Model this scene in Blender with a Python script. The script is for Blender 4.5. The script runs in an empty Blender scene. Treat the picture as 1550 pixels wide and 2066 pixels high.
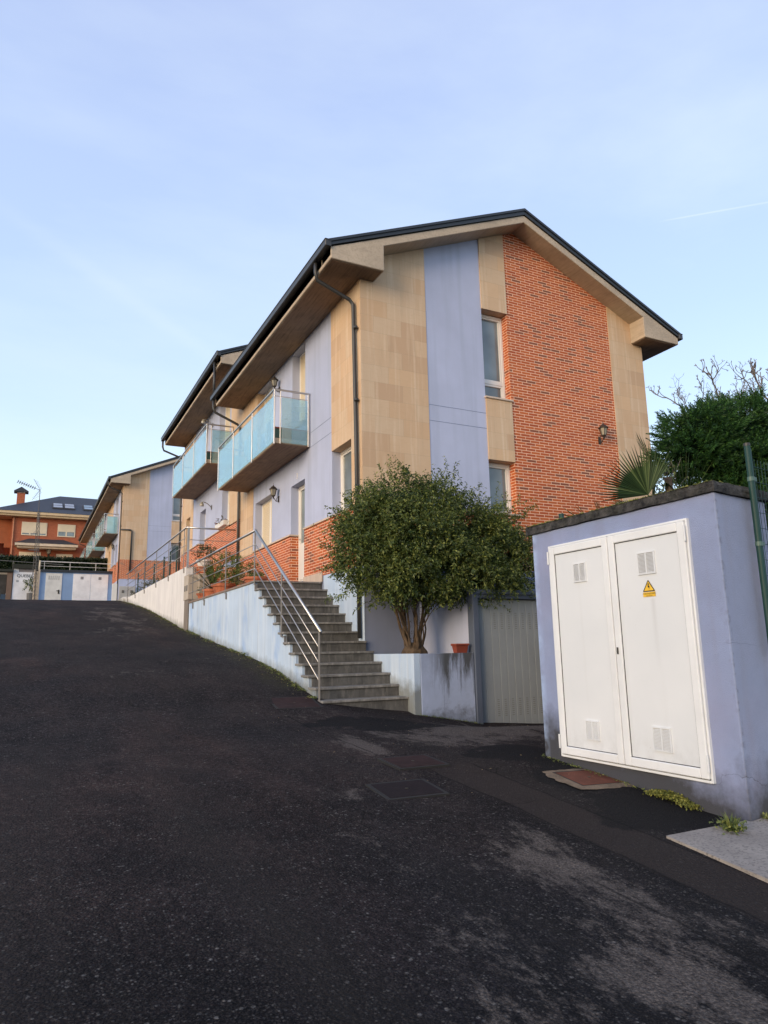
import bpy, bmesh, math, random
import numpy as np
from mathutils import Vector, Matrix, noise
random.seed(7); RS=np.random.RandomState(11)
S=bpy.context.scene; COL=S.collection
SPLIT={'stone_wall','blue_wall','brick_wall','soffit','eaves_box','gutter','window_sill','post','vent','door_panel','glass_panel','edge_trim','wall','groove','inspection_window','cloth','clamp'}
# ------------------------------------------------------------------ helpers
class MB:
    """collects faces for ONE mesh object"""
    def __init__(s): s.v=[]; s.f=[]; s.p=[]
    def add(s,vs,fs):
        b=len(s.v); s.p.append((b,len(s.f),len(vs),len(fs))); s.v+= [tuple(v) for v in vs]; s.f+=[tuple(i+b for i in f) for f in fs]; return s
    def box(s,x0,x1,y0,y1,z0,z1):
        if x0>x1:x0,x1=x1,x0
        if y0>y1:y0,y1=y1,y0
        if z0>z1:z0,z1=z1,z0
        return s.add([(x0,y0,z0),(x1,y0,z0),(x1,y1,z0),(x0,y1,z0),(x0,y0,z1),(x1,y0,z1),(x1,y1,z1),(x0,y1,z1)],
          [(0,3,2,1),(4,5,6,7),(0,1,5,4),(1,2,6,5),(2,3,7,6),(3,0,4,7)])
    def prism(s,poly,ax,a0,a1):
        """poly: 2D points (ccw) ; ax 'y': (x,z) extruded in y ; 'x': (y,z) extruded in x ; 'z': (x,y)"""
        n=len(poly)
        def P(p,a): return {'y':(p[0],a,p[1]),'x':(a,p[0],p[1]),'z':(p[0],p[1],a)}[ax]
        vs=[P(p,a0) for p in poly]+[P(p,a1) for p in poly]
        fs=[tuple(range(n)),tuple(range(2*n-1,n-1,-1))]+[(i,i+n,(i+1)%n+n,(i+1)%n) for i in range(n)]
        return s.add(vs,fs)
    def tube(s,pts,r,n=8,r1=None,cap=True):
        pts=[Vector(p) for p in pts]; m=len(pts)
        rs=[r+( (r1-r)*i/(m-1) if r1 is not None else 0) for i in range(m)]
        base=len(s.v); prev=None; nx=None
        for i,p in enumerate(pts):
            t=(pts[min(i+1,m-1)]-pts[max(i-1,0)]).normalized()
            if nx is None:
                nx=t.cross(Vector((0,0,1)))
                if nx.length<.05: nx=t.cross(Vector((1,0,0)))
            nx=(nx-t*nx.dot(t)).normalized(); ny=t.cross(nx)
            for k in range(n):
                a=2*math.pi*k/n; s.v.append(tuple(p+(nx*math.cos(a)+ny*math.sin(a))*rs[i]))
        for i in range(m-1):
            for k in range(n):
                a=base+i*n+k; b=base+i*n+(k+1)%n; s.f.append((a,b,b+n,a+n))
        if cap:
            s.f.append(tuple(base+k for k in range(n-1,-1,-1))); s.f.append(tuple(base+(m-1)*n+k for k in range(n)))
        return s
    def lathe(s,cx,cy,prof,n=16):
        base=len(s.v)
        for r,z in prof:
            for k in range(n):
                a=2*math.pi*k/n; s.v.append((cx+r*math.cos(a),cy+r*math.sin(a),z))
        for i in range(len(prof)-1):
            for k in range(n):
                a=base+i*n+k;b=base+i*n+(k+1)%n; s.f.append((a,b,b+n,a+n))
        s.f.append(tuple(base+k for k in range(n-1,-1,-1))); s.f.append(tuple(base+(len(prof)-1)*n+k for k in range(n)))
        return s
    def build(s,name,mat,parent=None,bevel=0,smooth=False,seg=1,fix=True):
        if name in SPLIT and len(s.p)>1:
            V=np.array(s.v); bb=[(V[a:a+n].min(0)-.012,V[a:a+n].max(0)+.012) for a,_,n,_ in s.p]; k=len(bb); par=list(range(k))
            def fd(i):
                while par[i]!=i: i=par[i]
                return i
            for i in range(k):
                for j in range(i+1,k):
                    if (bb[i][0]<=bb[j][1]).all() and (bb[j][0]<=bb[i][1]).all(): par[fd(i)]=fd(j)
            gr={}
            for i in range(k): gr.setdefault(fd(i),[]).append(i)
            if len(gr)>1:
                first=None
                for g in gr.values():
                    q=MB()
                    for i in g:
                        a,f0,n,m=s.p[i]; q.add(s.v[a:a+n],[tuple(x-a for x in f) for f in s.f[f0:f0+m]])
                    o=q.build(name,mat,parent,bevel,smooth,seg,fix); first=first or o
                return first
        me=bpy.data.meshes.new(name); L=Vector(parent_root(parent)) if parent else Vector((0,0,0))
        me.from_pydata([(a-L.x,b-L.y,c-L.z) for a,b,c in s.v],[],s.f); me.update()
        if fix and len(s.f)<6000:
            bm=bmesh.new(); bm.from_mesh(me); bmesh.ops.recalc_face_normals(bm,faces=bm.faces); bm.to_mesh(me); bm.free()
        if mat: me.materials.append(mat)
        o=bpy.data.objects.new(name,me); COL.objects.link(o)
        if parent: o.parent=parent
        if bevel:
            m=o.modifiers.new('bevel','BEVEL'); m.width=bevel; m.segments=seg; m.limit_method='ANGLE'; m.angle_limit=math.radians(40)
        if smooth:
            for p in me.polygons: p.use_smooth=True
        return o
def parent_root(p):
    while p.parent: p=p.parent
    return p.location
def thing(name,label,cat,loc=(0,0,0),group=None):
    o=bpy.data.objects.new(name,None); COL.objects.link(o); o.location=loc; o.empty_display_size=.2
    o['label']=label; o['category']=cat
    if group:o['group']=group
    return o
def tag(o,label,cat,group=None):
    o['label']=label;o['category']=cat
    if group:o['group']=group
    return o
def struct(o,kind='structure'): o['kind']=kind; return o
# ------------------------------------------------------------------ materials
class M:
    def __init__(s,name):
        s.m=bpy.data.materials.new(name); s.m.use_nodes=True; s.nt=s.m.node_tree; s.nt.nodes.clear()
        s.out=s.n('OutputMaterial'); s.b=s.n('BsdfPrincipled'); s.l(s.b.outputs[0],s.out.inputs[0])
        s.geo=s.n('NewGeometry'); s.pos=s.geo.outputs['Position']
    def n(s,t,**k):
        x=s.nt.nodes.new('ShaderNode'+t)
        for a,b in k.items(): setattr(x,a,b)
        return x
    def l(s,a,b): s.nt.links.new(a,b)
    def set(s,inp,v):
        if hasattr(v,'is_output') : s.l(v,inp)
        elif isinstance(v,(tuple,list)) and len(v)==3 and inp.type=='RGBA': inp.default_value=(*v,1)
        else: inp.default_value=v
    def math(s,op,a,b=0.,clamp=False,c=None):
        x=s.n('Math',operation=op,use_clamp=clamp); s.set(x.inputs[0],a); s.set(x.inputs[1],b)
        if c is not None: s.set(x.inputs[2],c)
        return x.outputs[0]
    def mix(s,f,a,b,mode='MIX'):
        x=s.n('Mix',data_type='RGBA',blend_type=mode); s.set(x.inputs[0],f); s.set(x.inputs[6],a); s.set(x.inputs[7],b); return x.outputs[2]
    def scale(s,v): # scaled position
        x=s.n('Mapping'); x.inputs['Scale'].default_value=v; s.l(s.pos,x.inputs[0]); return x.outputs[0]
    def noise(s,vec=None,scale=5.,detail=3.,rough=.5,dist=0.):
        x=s.n('TexNoise'); s.l(vec or s.pos,x.inputs['Vector']); x.inputs['Scale'].default_value=scale; x.inputs['Detail'].default_value=detail
        x.inputs['Roughness'].default_value=rough; x.inputs['Distortion'].default_value=dist; return x.outputs['Fac']
    def ramp(s,f,*st):
        x=s.n('ValToRGB'); e=x.color_ramp.elements
        while len(e)<len(st): e.new(.5)
        for i,(p,c) in enumerate(st):
            e[i].position=p; e[i].color=(c,c,c,1) if isinstance(c,(int,float)) else (*c,1)
        s.set(x.inputs[0],f); return x.outputs[0]
    def mr(s,v,a,b,c=0.,d=1.):
        x=s.n('MapRange'); s.set(x.inputs[0],v)
        for i,q in enumerate((a,b,c,d)): x.inputs[i+1].default_value=q
        return x.outputs[0]
    def xyz(s,v=None):
        x=s.n('SeparateXYZ'); s.l(v or s.pos,x.inputs[0]); return x.outputs
    def comb(s,a,b,c=0.):
        x=s.n('CombineXYZ'); s.set(x.inputs[0],a); s.set(x.inputs[1],b); s.set(x.inputs[2],c); return x.outputs[0]
    def bump(s,h,st=.3,d=.01,nrm=None):
        x=s.n('Bump'); x.inputs['Strength'].default_value=st; x.inputs['Distance'].default_value=d; s.l(h,x.inputs['Height'])
        if nrm: s.l(nrm,x.inputs['Normal'])
        s.l(x.outputs[0],s.b.inputs['Normal']); return x.outputs[0]
    def fin(s,col=None,rough=None,metal=None,spec=None):
        if col is not None: s.set(s.b.inputs['Base Color'],col)
        if rough is not None: s.set(s.b.inputs['Roughness'],rough)
        if metal is not None: s.set(s.b.inputs['Metallic'],metal)
        if spec is not None: s.set(s.b.inputs['Specular IOR Level'],spec)
        return s.m
    def wallu(s):
        """horizontal wall coordinate: y on walls facing +-x, x on walls facing +-y"""
        nx=s.xyz(s.geo.outputs['True Normal']) ; p=s.xyz()
        ax=s.math('ABSOLUTE',nx[0]); f=s.math('GREATER_THAN',ax,.5)
        u=s.math('ADD',s.math('MULTIPLY',p[1],f),s.math('MULTIPLY',p[0],s.math('SUBTRACT',1.,f)))
        return u,p[2]
def mul(c,k): return tuple(a*k for a in c)
def surf(name,base,var=.12,nscale=2.,rough=.8,bump=.15,bscale=90.,streak=0.,metal=0.,spec=None,dist=.004,spots=0.):
    m=M(name); n1=m.noise(scale=nscale,detail=5,rough=.6)
    col=m.mix(m.mr(n1,.3,.7),mul(base,1-var),mul(base,1+var))
    if streak:
        v=m.scale((6,6,.35)); n2=m.noise(v,scale=1.5,detail=4,rough=.6)
        col=m.mix(m.ramp(n2,(.5,0.),(.72,streak)),col,mul(base,.45))
    if spots:
        n3=m.noise(scale=14,detail=4,rough=.7); col=m.mix(m.ramp(n3,(.6,0.),(.75,spots)),col,mul(base,.5))
    if bump: m.bump(m.noise(scale=bscale,detail=3),bump,dist)
    return m.fin(col,rough,metal,spec)
# plaster
def stucco(name,base,dirt=.0,z0=None,z1=None):
    m=M(name); n1=m.noise(scale=.8,detail=5,rough=.6); n2=m.noise(m.scale((5,5,.3)),scale=1.,detail=4)
    col=m.mix(m.mr(n1,.3,.7),mul(base,.90),mul(base,1.07))
    col=m.mix(m.ramp(n2,(.48,0.),(.74,.55)),col,mul((base[0]*.95,base[1]*.97,base[2]*.95),.8))
    n3=m.noise(scale=260,detail=2); col=m.mix(m.mr(n3,.3,.8,0,.25),col,mul(base,.75))
    m.bump(m.noise(scale=150,detail=4,rough=.7),.35,.006)
    return m.fin(col,.9)
BLUE=(.455,.495,.65)
m_blue=stucco('blue_plaster',BLUE)
m_groove=surf('groove',(.2,.24,.36),bump=0)
# weathered blue plaster, streaked and darker towards the bottom
def weathered(name,base,dark,zlo,zhi,amt=.9):
    m=M(name); p=m.xyz(); n1=m.noise(scale=1.2,detail=5,rough=.6)
    col=m.mix(m.mr(n1,.3,.7),mul(base,.9),mul(base,1.08))
    st=m.noise(m.scale((5,5,.5)),scale=1.3,detail=5,rough=.65)
    g=m.math('MULTIPLY',m.ramp(st,(.5,0.),(.68,1.)),.5); col=m.mix(g,col,mul(dark,1.6))
    h=m.mr(m.math('ADD',p[2],m.math('MULTIPLY',m.noise(scale=2.2,detail=6,rough=.7),-1.0)),zlo,zhi,amt,0.)
    col=m.mix(h,col,dark); m.bump(m.noise(scale=140,detail=4,rough=.7),.35,.006)
    return m.fin(col,.9)
def mul_(m,c,k):
    x=m.n('Mix',data_type='RGBA',blend_type='MULTIPLY'); x.inputs[0].default_value=1.; m.set(x.inputs[6],c); x.inputs[7].default_value=(*k,1); return x.outputs[2]
# utility house plaster: dirt follows the sloping ground (z - local ground)
def tech_plaster():
    m=M('blue_plaster_cabinet'); p=m.xyz(); base=(.295,.355,.55)
    n1=m.noise(scale=2.,detail=6,rough=.65); col=m.mix(m.mr(n1,.3,.7),mul(base,.88),mul(base,1.08))
    n2=m.noise(m.scale((4,4,.4)),scale=1.4,detail=5); col=m.mix(m.ramp(n2,(.5,0.),(.75,.35)),col,(.26,.27,.36)); col=m.mix(m.mr(m.noise(scale=230,detail=3,rough=.8),.4,.7,0.,.35),col,(.17,.19,.30)); col=m.mix(m.mr(m.noise(scale=140,detail=3,rough=.8),.62,.75,0.,.4),col,(.40,.46,.66))
    n4=m.noise(scale=1.1,detail=3); col=m.mix(m.ramp(n4,(.5,0.),(.7,.35)),col,(.36,.35,.52))
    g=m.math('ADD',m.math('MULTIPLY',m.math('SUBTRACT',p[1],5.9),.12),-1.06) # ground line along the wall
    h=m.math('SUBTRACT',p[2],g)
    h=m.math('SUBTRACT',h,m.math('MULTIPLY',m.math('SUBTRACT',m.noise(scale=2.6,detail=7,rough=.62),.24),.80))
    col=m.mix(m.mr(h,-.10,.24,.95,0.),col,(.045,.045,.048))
    sf=m.math('GREATER_THAN',m.math('ABSOLUTE',m.xyz(m.geo.outputs['True Normal'])[1]),.5); col=m.mix(m.math('MULTIPLY',sf,.55),col,mul_(m,col,(1.35,1.22,1.0)))  # side facing -y painted lighter and greyer in place of its light
    # light bare strip at the left arris
    e=m.math('MULTIPLY',m.mr(p[1],5.84,5.93,0.,1.),m.mr(m.noise(scale=6,detail=4),.35,.6)); col=m.mix(e,col,(.42,.55,.80))
    # worn arris toward the corner and hairline cracks
    ar=m.math('MULTIPLY',m.mr(m.math('ABSOLUTE',m.math('SUBTRACT',p[0],4.82)),0.,.035,1.,0.),m.ramp(m.noise(scale=22,detail=5),(.52,0.),(.62,1.)))
    ar=m.math('MULTIPLY',ar,m.mr(p[1],3.6,3.75,1.,0.)); col=m.mix(m.math('MULTIPLY',ar,.6),col,(.10,.09,.08))
    for cz,wob,lim in ((-1.02,.10,(3.6,4.15)),(-.02,.03,(3.6,3.75))):
        w=m.math('MULTIPLY',m.math('SUBTRACT',m.noise(scale=4.5,detail=5),.5),wob*3)
        d=m.math('ABSOLUTE',m.math('SUBTRACT',m.math('SUBTRACT',p[2],w),cz+0.0))
        c=m.mr(d,0.,.0045,1.,0.); c=m.math('MULTIPLY',c,m.mr(p[1],lim[0],lim[1],1.,0.)); col=m.mix(m.math('MULTIPLY',c,.75,True),col,(.05,.05,.06))
    m.bump(m.noise(scale=120,detail=5,rough=.75),.9,.012)
    return m.fin(col,.92)

m_tech=tech_plaster()
m_planterwall=weathered('blue_wall_weathered',(.32,.37,.50),(.06,.065,.07),-1.75,-1.35)
m_plinth=stucco('shaded_blue_plinth',(.24,.275,.39))  # darker blue: the shade behind the shrub is put into the colour
def retaining(name,base,patch,white):
    """board marked concrete wall painted over: vertical board joints, patches and stains"""
    m=M(name); p=m.xyz(); y=p[1]
    n1=m.noise(scale=1.,detail=5,rough=.6); col=m.mix(m.mr(n1,.35,.65),mul(base,.86),base)
    v=m.scale((3,3,.22)); n2=m.noise(v,scale=2.2,detail=5,rough=.6); col=m.mix(m.ramp(n2,(.46,0.),(.7,.6)),col,white)
    # boards: cell id by distorted y
    w=m.n('TexVoronoi',voronoi_dimensions='1D',feature='DISTANCE_TO_EDGE'); m.l(y,w.inputs['W']); w.inputs['Scale'].default_value=2.6
    ln=m.mr(w.outputs['Distance'],0.,.02,1.,0.); col=m.mix(m.math('MULTIPLY',ln,.42),col,mul(patch,.55))
    vb=m.n('TexVoronoi',voronoi_dimensions='1D'); m.l(y,vb.inputs['W']); vb.inputs['Scale'].default_value=2.6
    col=m.mix(m.math('MULTIPLY',m.xyz(vb.outputs['Color'])[0],.22),col,mul(base,.75))
    n3=m.noise(m.scale((1.2,1.2,.7)),scale=1.25,detail=4,rough=.55); col=m.mix(m.ramp(n3,(.55,0.),(.66,.75)),col,patch)
    st=m.noise(m.scale((9,9,.4)),scale=1.2,detail=4); col=m.mix(m.ramp(st,(.56,0.),(.74,.35)),col,(.25,.26,.26))
    g=m.math('MULTIPLY_ADD',y,.125,c=-1.98); h=m.math('SUBTRACT',p[2],g); h=m.math('SUBTRACT',h,m.math('MULTIPLY',m.noise(scale=5,detail=5,rough=.7),.35))
    col=m.mix(m.mr(h,-.12,.10,.75,0.),col,(.13,.125,.09))
    m.bump(m.math('ADD',m.noise(scale=60,detail=4),m.math('MULTIPLY',ln,-.6)),.4,.01)
    return m.fin(col,.85)
m_ret1=retaining('painted_concrete_blue',(.50,.62,.77),(.30,.44,.68),(.66,.73,.81))
m_ret2=retaining('painted_concrete_white',(.76,.73,.70),(.66,.63,.62),(.84,.82,.80))
# brick
def brick(name,bw=.25,bh=.0625,mort=.0068,c1=(.47,.086,.022),c2=(.64,.150,.034),cd=(.19,.07,.04),mc=(.93,.62,.43)):
    m=M(name); u,z=m.wallu(); t=m.n('TexBrick'); m.l(m.comb(u,z,0.),t.inputs['Vector'])
    for k,v in (('Scale',1.),('Mortar Size',mort),('Mortar Smooth',.15),('Bias',0.),('Brick Width',bw),('Row Height',bh)): t.inputs[k].default_value=v
    t.inputs['Color1'].default_value=(0,0,0,1); t.inputs['Color2'].default_value=(1,1,1,1); t.inputs['Mortar'].default_value=(.5,.5,.5,1)
    r=m.xyz(t.outputs['Color'])[0]
    col=m.ramp(r,(0.,c1),(.45,mul(c2,.92)),(.62,c2),(.87,mul(c1,.95)),(.90,cd),(1.,mul(cd,1.25)))
    n=m.noise(scale=35,detail=4); col=m.mix(m.mr(n,.3,.7,0,.45),col,mul(c1,.62))
    col=m.mix(m.mr(m.noise(scale=.7,detail=4),.35,.7,0.,.22),col,mul(c1,.6))
    mcol=m.mix(m.mr(m.noise(scale=3,detail=4),.3,.7),mul(mc,.8),mc)
    col=m.mix(t.outputs['Fac'],col,mcol)
    h=m.math('ADD',m.math('MULTIPLY',t.outputs['Fac'],-1.),m.math('MULTIPLY',m.noise(scale=120,detail=3),.35))
    m.bump(h,.6,.006); return m.fin(col,.85)
m_brick=brick('facing_brick')
m_brick_far=brick('far_brick',.25,.07,.007,(.43,.11,.045),(.50,.14,.06),(.36,.09,.04),(.42,.15,.08))
# sandstone cladding
def stone():
    m=M('sandstone_cladding'); u,z=m.wallu(); t=m.n('TexBrick'); m.l(m.comb(m.math('ADD',u,.13),m.math('ADD',z,.06),0.),t.inputs['Vector'])
    for k,v in (('Scale',1.),('Mortar Size',.0022),('Mortar Smooth',.3),('Bias',0.),('Brick Width',.62),('Row Height',.345)): t.inputs[k].default_value=v
    t.inputs['Color1'].default_value=(0,0,0,1); t.inputs['Color2'].default_value=(1,1,1,1); t.inputs['Mortar'].default_value=(.5,.5,.5,1)
    r=m.xyz(t.outputs['Color'])[0]; b=(.62,.455,.30)
    col=m.ramp(r,(0.,(.54,.36,.225)),(.07,(.55,.365,.225)),(.11,(.60,.40,.24)),(.6,b),(1.,(.65,.43,.25)))
    n=m.noise(scale=1.6,detail=6,rough=.6); col=m.mix(m.mr(n,.3,.75,0,.4),col,(.53,.345,.20))
    n2=m.noise(m.scale((7,7,.35)),scale=1.3,detail=5,rough=.6); col=m.mix(m.ramp(n2,(.50,0.),(.68,.62)),col,(.72,.56,.39)); n5=m.noise(m.scale((5,5,.5)),scale=1.9,detail=5,rough=.65); col=m.mix(m.ramp(n5,(.54,0.),(.72,.36)),col,(.46,.33,.21))
    v=m.noise(m.scale((1,1,5)),scale=5,detail=5,dist=1.2); col=m.mix(m.ramp(v,(.5,0.),(.8,.3)),col,(.53,.335,.19))
    col=m.mix(m.math('MULTIPLY',t.outputs['Fac'],.45),col,(.22,.16,.10))
    m.bump(m.math('ADD',m.math('MULTIPLY',t.outputs['Fac'],-.8),m.math('MULTIPLY',m.noise(scale=80,detail=4),.3)),.3,.004)
    return m.fin(col,.8)
m_stone=stone()
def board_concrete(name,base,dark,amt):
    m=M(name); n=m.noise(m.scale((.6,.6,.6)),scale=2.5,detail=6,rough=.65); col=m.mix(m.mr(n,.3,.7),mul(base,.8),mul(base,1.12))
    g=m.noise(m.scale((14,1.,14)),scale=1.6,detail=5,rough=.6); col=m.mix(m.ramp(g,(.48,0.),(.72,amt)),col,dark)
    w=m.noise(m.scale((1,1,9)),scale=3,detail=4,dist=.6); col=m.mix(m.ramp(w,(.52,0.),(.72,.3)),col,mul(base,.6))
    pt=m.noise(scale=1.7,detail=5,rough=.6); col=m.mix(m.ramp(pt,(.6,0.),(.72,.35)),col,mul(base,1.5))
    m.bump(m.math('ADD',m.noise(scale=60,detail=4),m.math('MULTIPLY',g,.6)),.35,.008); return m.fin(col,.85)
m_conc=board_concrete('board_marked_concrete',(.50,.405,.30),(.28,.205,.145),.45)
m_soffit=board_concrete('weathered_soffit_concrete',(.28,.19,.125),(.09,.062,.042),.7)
m_slate=surf('dark_roof_metal',(.022,.027,.034),rough=.45,bump=.05,bscale=20)
m_gutter=surf('dark_gutter_metal',(.045,.045,.045),rough=.42,bump=.02,metal=.2)
m_pvc=surf('white_plastic',(.76,.72,.66),var=.04,rough=.4,bump=0)
m_cream=surf('cream_shutter',(.72,.60,.42),var=.05,rough=.5,bump=0)
m_sill=surf('limestone_sill',(.58,.46,.36),rough=.7,streak=.3)
m_steel=surf('brushed_stainless_steel',(.50,.485,.47),var=.1,rough=.3,metal=.85,bump=.02,bscale=200)
m_steel_d=surf('painted_grey_post',(.21,.195,.18),var=.1,rough=.5,metal=.2,bump=0)
m_iron=surf('black_lantern_iron',(.045,.033,.024),rough=.5,metal=.3,bump=.05)
m_trimdark=surf('window_gasket',(.03,.03,.03),rough=.5,bump=0)
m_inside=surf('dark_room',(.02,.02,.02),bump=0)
m_curtain=surf('curtain_blue_grey',(.30,.35,.36),rough=.8,bump=0)
def glassy(name,col,rough=.04):
    m=M(name); return m.fin(m.mix(m.mr(m.noise(scale=1.2,detail=2),.35,.65),mul(col,.7),mul(col,1.3)),rough,None,.9)
m_pane=glassy('window_glass',(.17,.205,.21))  # pale mottled base stands in for reflections and curtains
m_lampglass=surf('frosted_lamp_glass',(.30,.27,.20),rough=.3,bump=.1)
def balcony_glass(name,tint,d):
    m=M(name); m.nt.nodes.remove(m.b)
    tr=m.n('BsdfTransparent'); tr.inputs[0].default_value=(*tint,1)
    df=m.n('BsdfDiffuse'); df.inputs[0].default_value=(.50,.78,.88,1); tl=m.n('BsdfTranslucent'); tl.inputs[0].default_value=(.60,.85,.92,1)
    gl=m.n('BsdfGlossy'); gl.inputs['Roughness'].default_value=.03; gl.inputs[0].default_value=(.92,.97,1,1)
    a=m.n('MixShader'); a.inputs[0].default_value=.35; m.l(df.outputs[0],a.inputs[1]); m.l(tl.outputs[0],a.inputs[2])
    b=m.n('MixShader'); nn=m.mr(m.noise(m.scale((.5,.5,1.4)),scale=1.6,detail=2,dist=.6),.3,.75,d-.08,d+.12); m.l(nn,b.inputs[0]); m.l(tr.outputs[0],b.inputs[1]); m.l(a.outputs[0],b.inputs[2])  # noise patches of milky colour stand in for reflections
    lw=m.n('LayerWeight'); lw.inputs[0].default_value=.35; f=m.mr(lw.outputs['Fresnel'],0.,1.,.10,.60)
    c=m.n('MixShader'); m.l(f,c.inputs[0]); m.l(b.outputs[0],c.inputs[1]); m.l(gl.outputs[0],c.inputs[2]); m.l(c.outputs[0],m.out.inputs[0]); return m.m
m_bglass=balcony_glass('cyan_balcony_glass',(.80,.96,.99),.26)
m_bglass2=balcony_glass('greenish_balcony_glass',(.66,.86,.80),.45)
# stair stone: slate treads with worn pale edges
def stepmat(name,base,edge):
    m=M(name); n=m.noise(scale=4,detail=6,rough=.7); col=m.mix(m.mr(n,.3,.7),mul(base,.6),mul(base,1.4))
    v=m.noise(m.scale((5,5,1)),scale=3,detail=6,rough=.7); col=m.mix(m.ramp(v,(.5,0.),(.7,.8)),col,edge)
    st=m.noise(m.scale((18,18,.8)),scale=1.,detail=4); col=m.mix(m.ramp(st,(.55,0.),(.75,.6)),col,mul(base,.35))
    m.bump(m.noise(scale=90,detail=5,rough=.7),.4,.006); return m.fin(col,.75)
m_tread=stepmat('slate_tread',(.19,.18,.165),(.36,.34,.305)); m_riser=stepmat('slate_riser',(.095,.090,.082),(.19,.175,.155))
m_coping=surf('terrace_coping',(.24,.17,.13),streak=.4,rough=.8)
m_terrace=surf('terrace_tiles',(.28,.2,.16))
m_terra=surf('terracotta',(.46,.14,.065),var=.2,rough=.75,nscale=9)
m_redclay=surf('red_plastic_trough',(.24,.05,.028),var=.15,rough=.6)
m_soil=surf('soil',(.03,.022,.015),bump=.8,bscale=30,dist=.03)
m_whitepaint=surf('white_pot',(.75,.72,.68),rough=.5,bump=0)
def bark(name,b): return surf(name,b,var=.45,nscale=14,rough=.9,bump=.7,bscale=50,dist=.01)
m_bark=bark('brown_bark',(.095,.062,.036)); m_barkgrey=bark('grey_bark',(.16,.14,.13))
def leaf(name,a,b,c,ns=2.2,rough=.55,tl=.25):
    m=M(name); n=m.noise(scale=ns,detail=4); n2=m.n('NewGeometry'); rnd=n2.outputs['Random Per Island']
    col=m.mix(m.mr(n,.35,.65),a,b); col=m.mix(m.ramp(rnd,(.55,0.),(1.,.8)),col,c); hs=m.n('HueSaturation'); m.l(col,hs.inputs['Color']); m.l(m.mr(rnd,0.,1.,.55,1.55),hs.inputs['Value'])
    m.set(m.b.inputs['Base Color'],hs.outputs[0]); m.b.inputs['Roughness'].default_value=rough
    t=m.n('BsdfTranslucent'); m.l(hs.outputs[0],t.inputs[0]); x=m.n('MixShader'); x.inputs[0].default_value=tl; m.l(m.b.outputs[0],x.inputs[1]); m.l(t.outputs[0],x.inputs[2]); m.l(x.outputs[0],m.out.inputs[0]); return m.m
m_leaf=leaf('shrub_leaves',(.038,.074,.018),(.095,.132,.030),(.24,.25,.06),1.3,.5,.38)
m_cyp=leaf('cypress_leaves',(.016,.055,.018),(.030,.095,.020),(.07,.15,.025),1.6,.6,.3)
m_palm=leaf('palm_leaves',(.022,.048,.018),(.045,.08,.025),(.10,.13,.05),2,.4)
m_hedge=leaf('hedge_leaves',(.012,.028,.010),(.022,.04,.014),(.05,.06,.02),1.2,.6)
m_weed=leaf('weed_leaves',(.08,.12,.03),(.12,.15,.04),(.22,.22,.06),8,.6)
m_moss=leaf('moss_leaves',(.10,.12,.02),(.16,.17,.03),(.22,.20,.05),8,.8)
m_litter=leaf('dry_leaves',(.16,.10,.05),(.22,.15,.07),(.36,.28,.14),8,.8)
m_doorwhite=None
def white_door():
    m=M('white_painted_metal'); n=m.noise(scale=1.3,detail=5); col=m.mix(m.mr(n,.3,.7),(.63,.655,.68),(.69,.71,.73))
    st=m.noise(m.scale((8,8,.3)),scale=1.2,detail=4); col=m.mix(m.ramp(st,(.55,0.),(.8,.16)),col,(.42,.41,.38))
    sp=m.noise(scale=45,detail=3); col=m.mix(m.ramp(sp,(.72,0.),(.78,.35)),col,(.30,.27,.22)); p=m.xyz()
    dr=m.math('MULTIPLY',m.mr(m.math('ABSOLUTE',m.math('SUBTRACT',p[1],4.345)),0.,.035,1.,0.),m.math('MULTIPLY',m.mr(p[2],.39,.37,0.,1.),m.mr(p[2],-.25,.37,0.,1.))); col=m.mix(m.math('MULTIPLY',dr,.28),col,(.35,.34,.33))
    lo=m.math('MULTIPLY',m.mr(p[2],-.98,-.70,.3,0.),m.ramp(m.noise(scale=7,detail=7,rough=.7),(.42,0.),(.7,1.))); col=m.mix(lo,col,(.30,.29,.27))
    m.bump(m.noise(scale=3,detail=2),.06,.02); return m.fin(col,.45)
m_doorwhite=white_door()
m_framewhite=surf('white_door_frame',(.70,.715,.73),var=.06,nscale=3,rough=.4,bump=0,spots=.10)
m_doorgrey=surf('grey_garage_sheet',(.27,.295,.31),var=.06,rough=.5,bump=.02,streak=.1)
m_frameblue=surf('dark_blue_grey_frame',(.085,.105,.15),var=.15,rough=.7,streak=.2)
m_green=surf('green_fence_paint',(.004,.040,.034),var=.1,rough=.6,bump=0)
m_greenc=surf('green_grey_clamp',(.07,.13,.11),rough=.5,bump=0)
def roofcap():
    m=M('mossy_concrete_slab'); n=m.noise(scale=9,detail=7,rough=.75); col=m.mix(m.ramp(n,(.38,0.),(.68,1.)),(.010,.010,.011),(.10,.095,.09))
    g=m.noise(scale=6,detail=5); nz=m.xyz(m.geo.outputs['Normal'])[2]; col=m.mix(m.math('MULTIPLY',m.ramp(g,(.5,0.),(.62,1.)),m.mr(nz,.3,.9,.12,.9)),col,(.05,.055,.018))
    m.bump(m.noise(scale=25,detail=7,rough=.75),1.,.03); return m.fin(col,.95)
m_cap=roofcap()
m_yellow=surf('yellow_sign',(.75,.46,.03),rough=.5,bump=0,var=.05); m_black=surf('black_print',(.02,.018,.01),rough=.5,bump=0)
m_rust=surf('rusty_iron_cover',(.034,.018,.017),var=.3,nscale=8,rough=.75,spec=.15,bump=.6,bscale=45,spots=.4)
m_rust2=surf('red_rusty_iron_cover',(.12,.045,.030),var=.25,nscale=8,rough=.8,spec=.15,bump=.6,bscale=45,spots=.4)
m_mortar=surf('crumbled_mortar_ring',(.15,.11,.075),var=.35,nscale=12,rough=.95,bump=1.,bscale=40,dist=.02,spots=.7)
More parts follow.
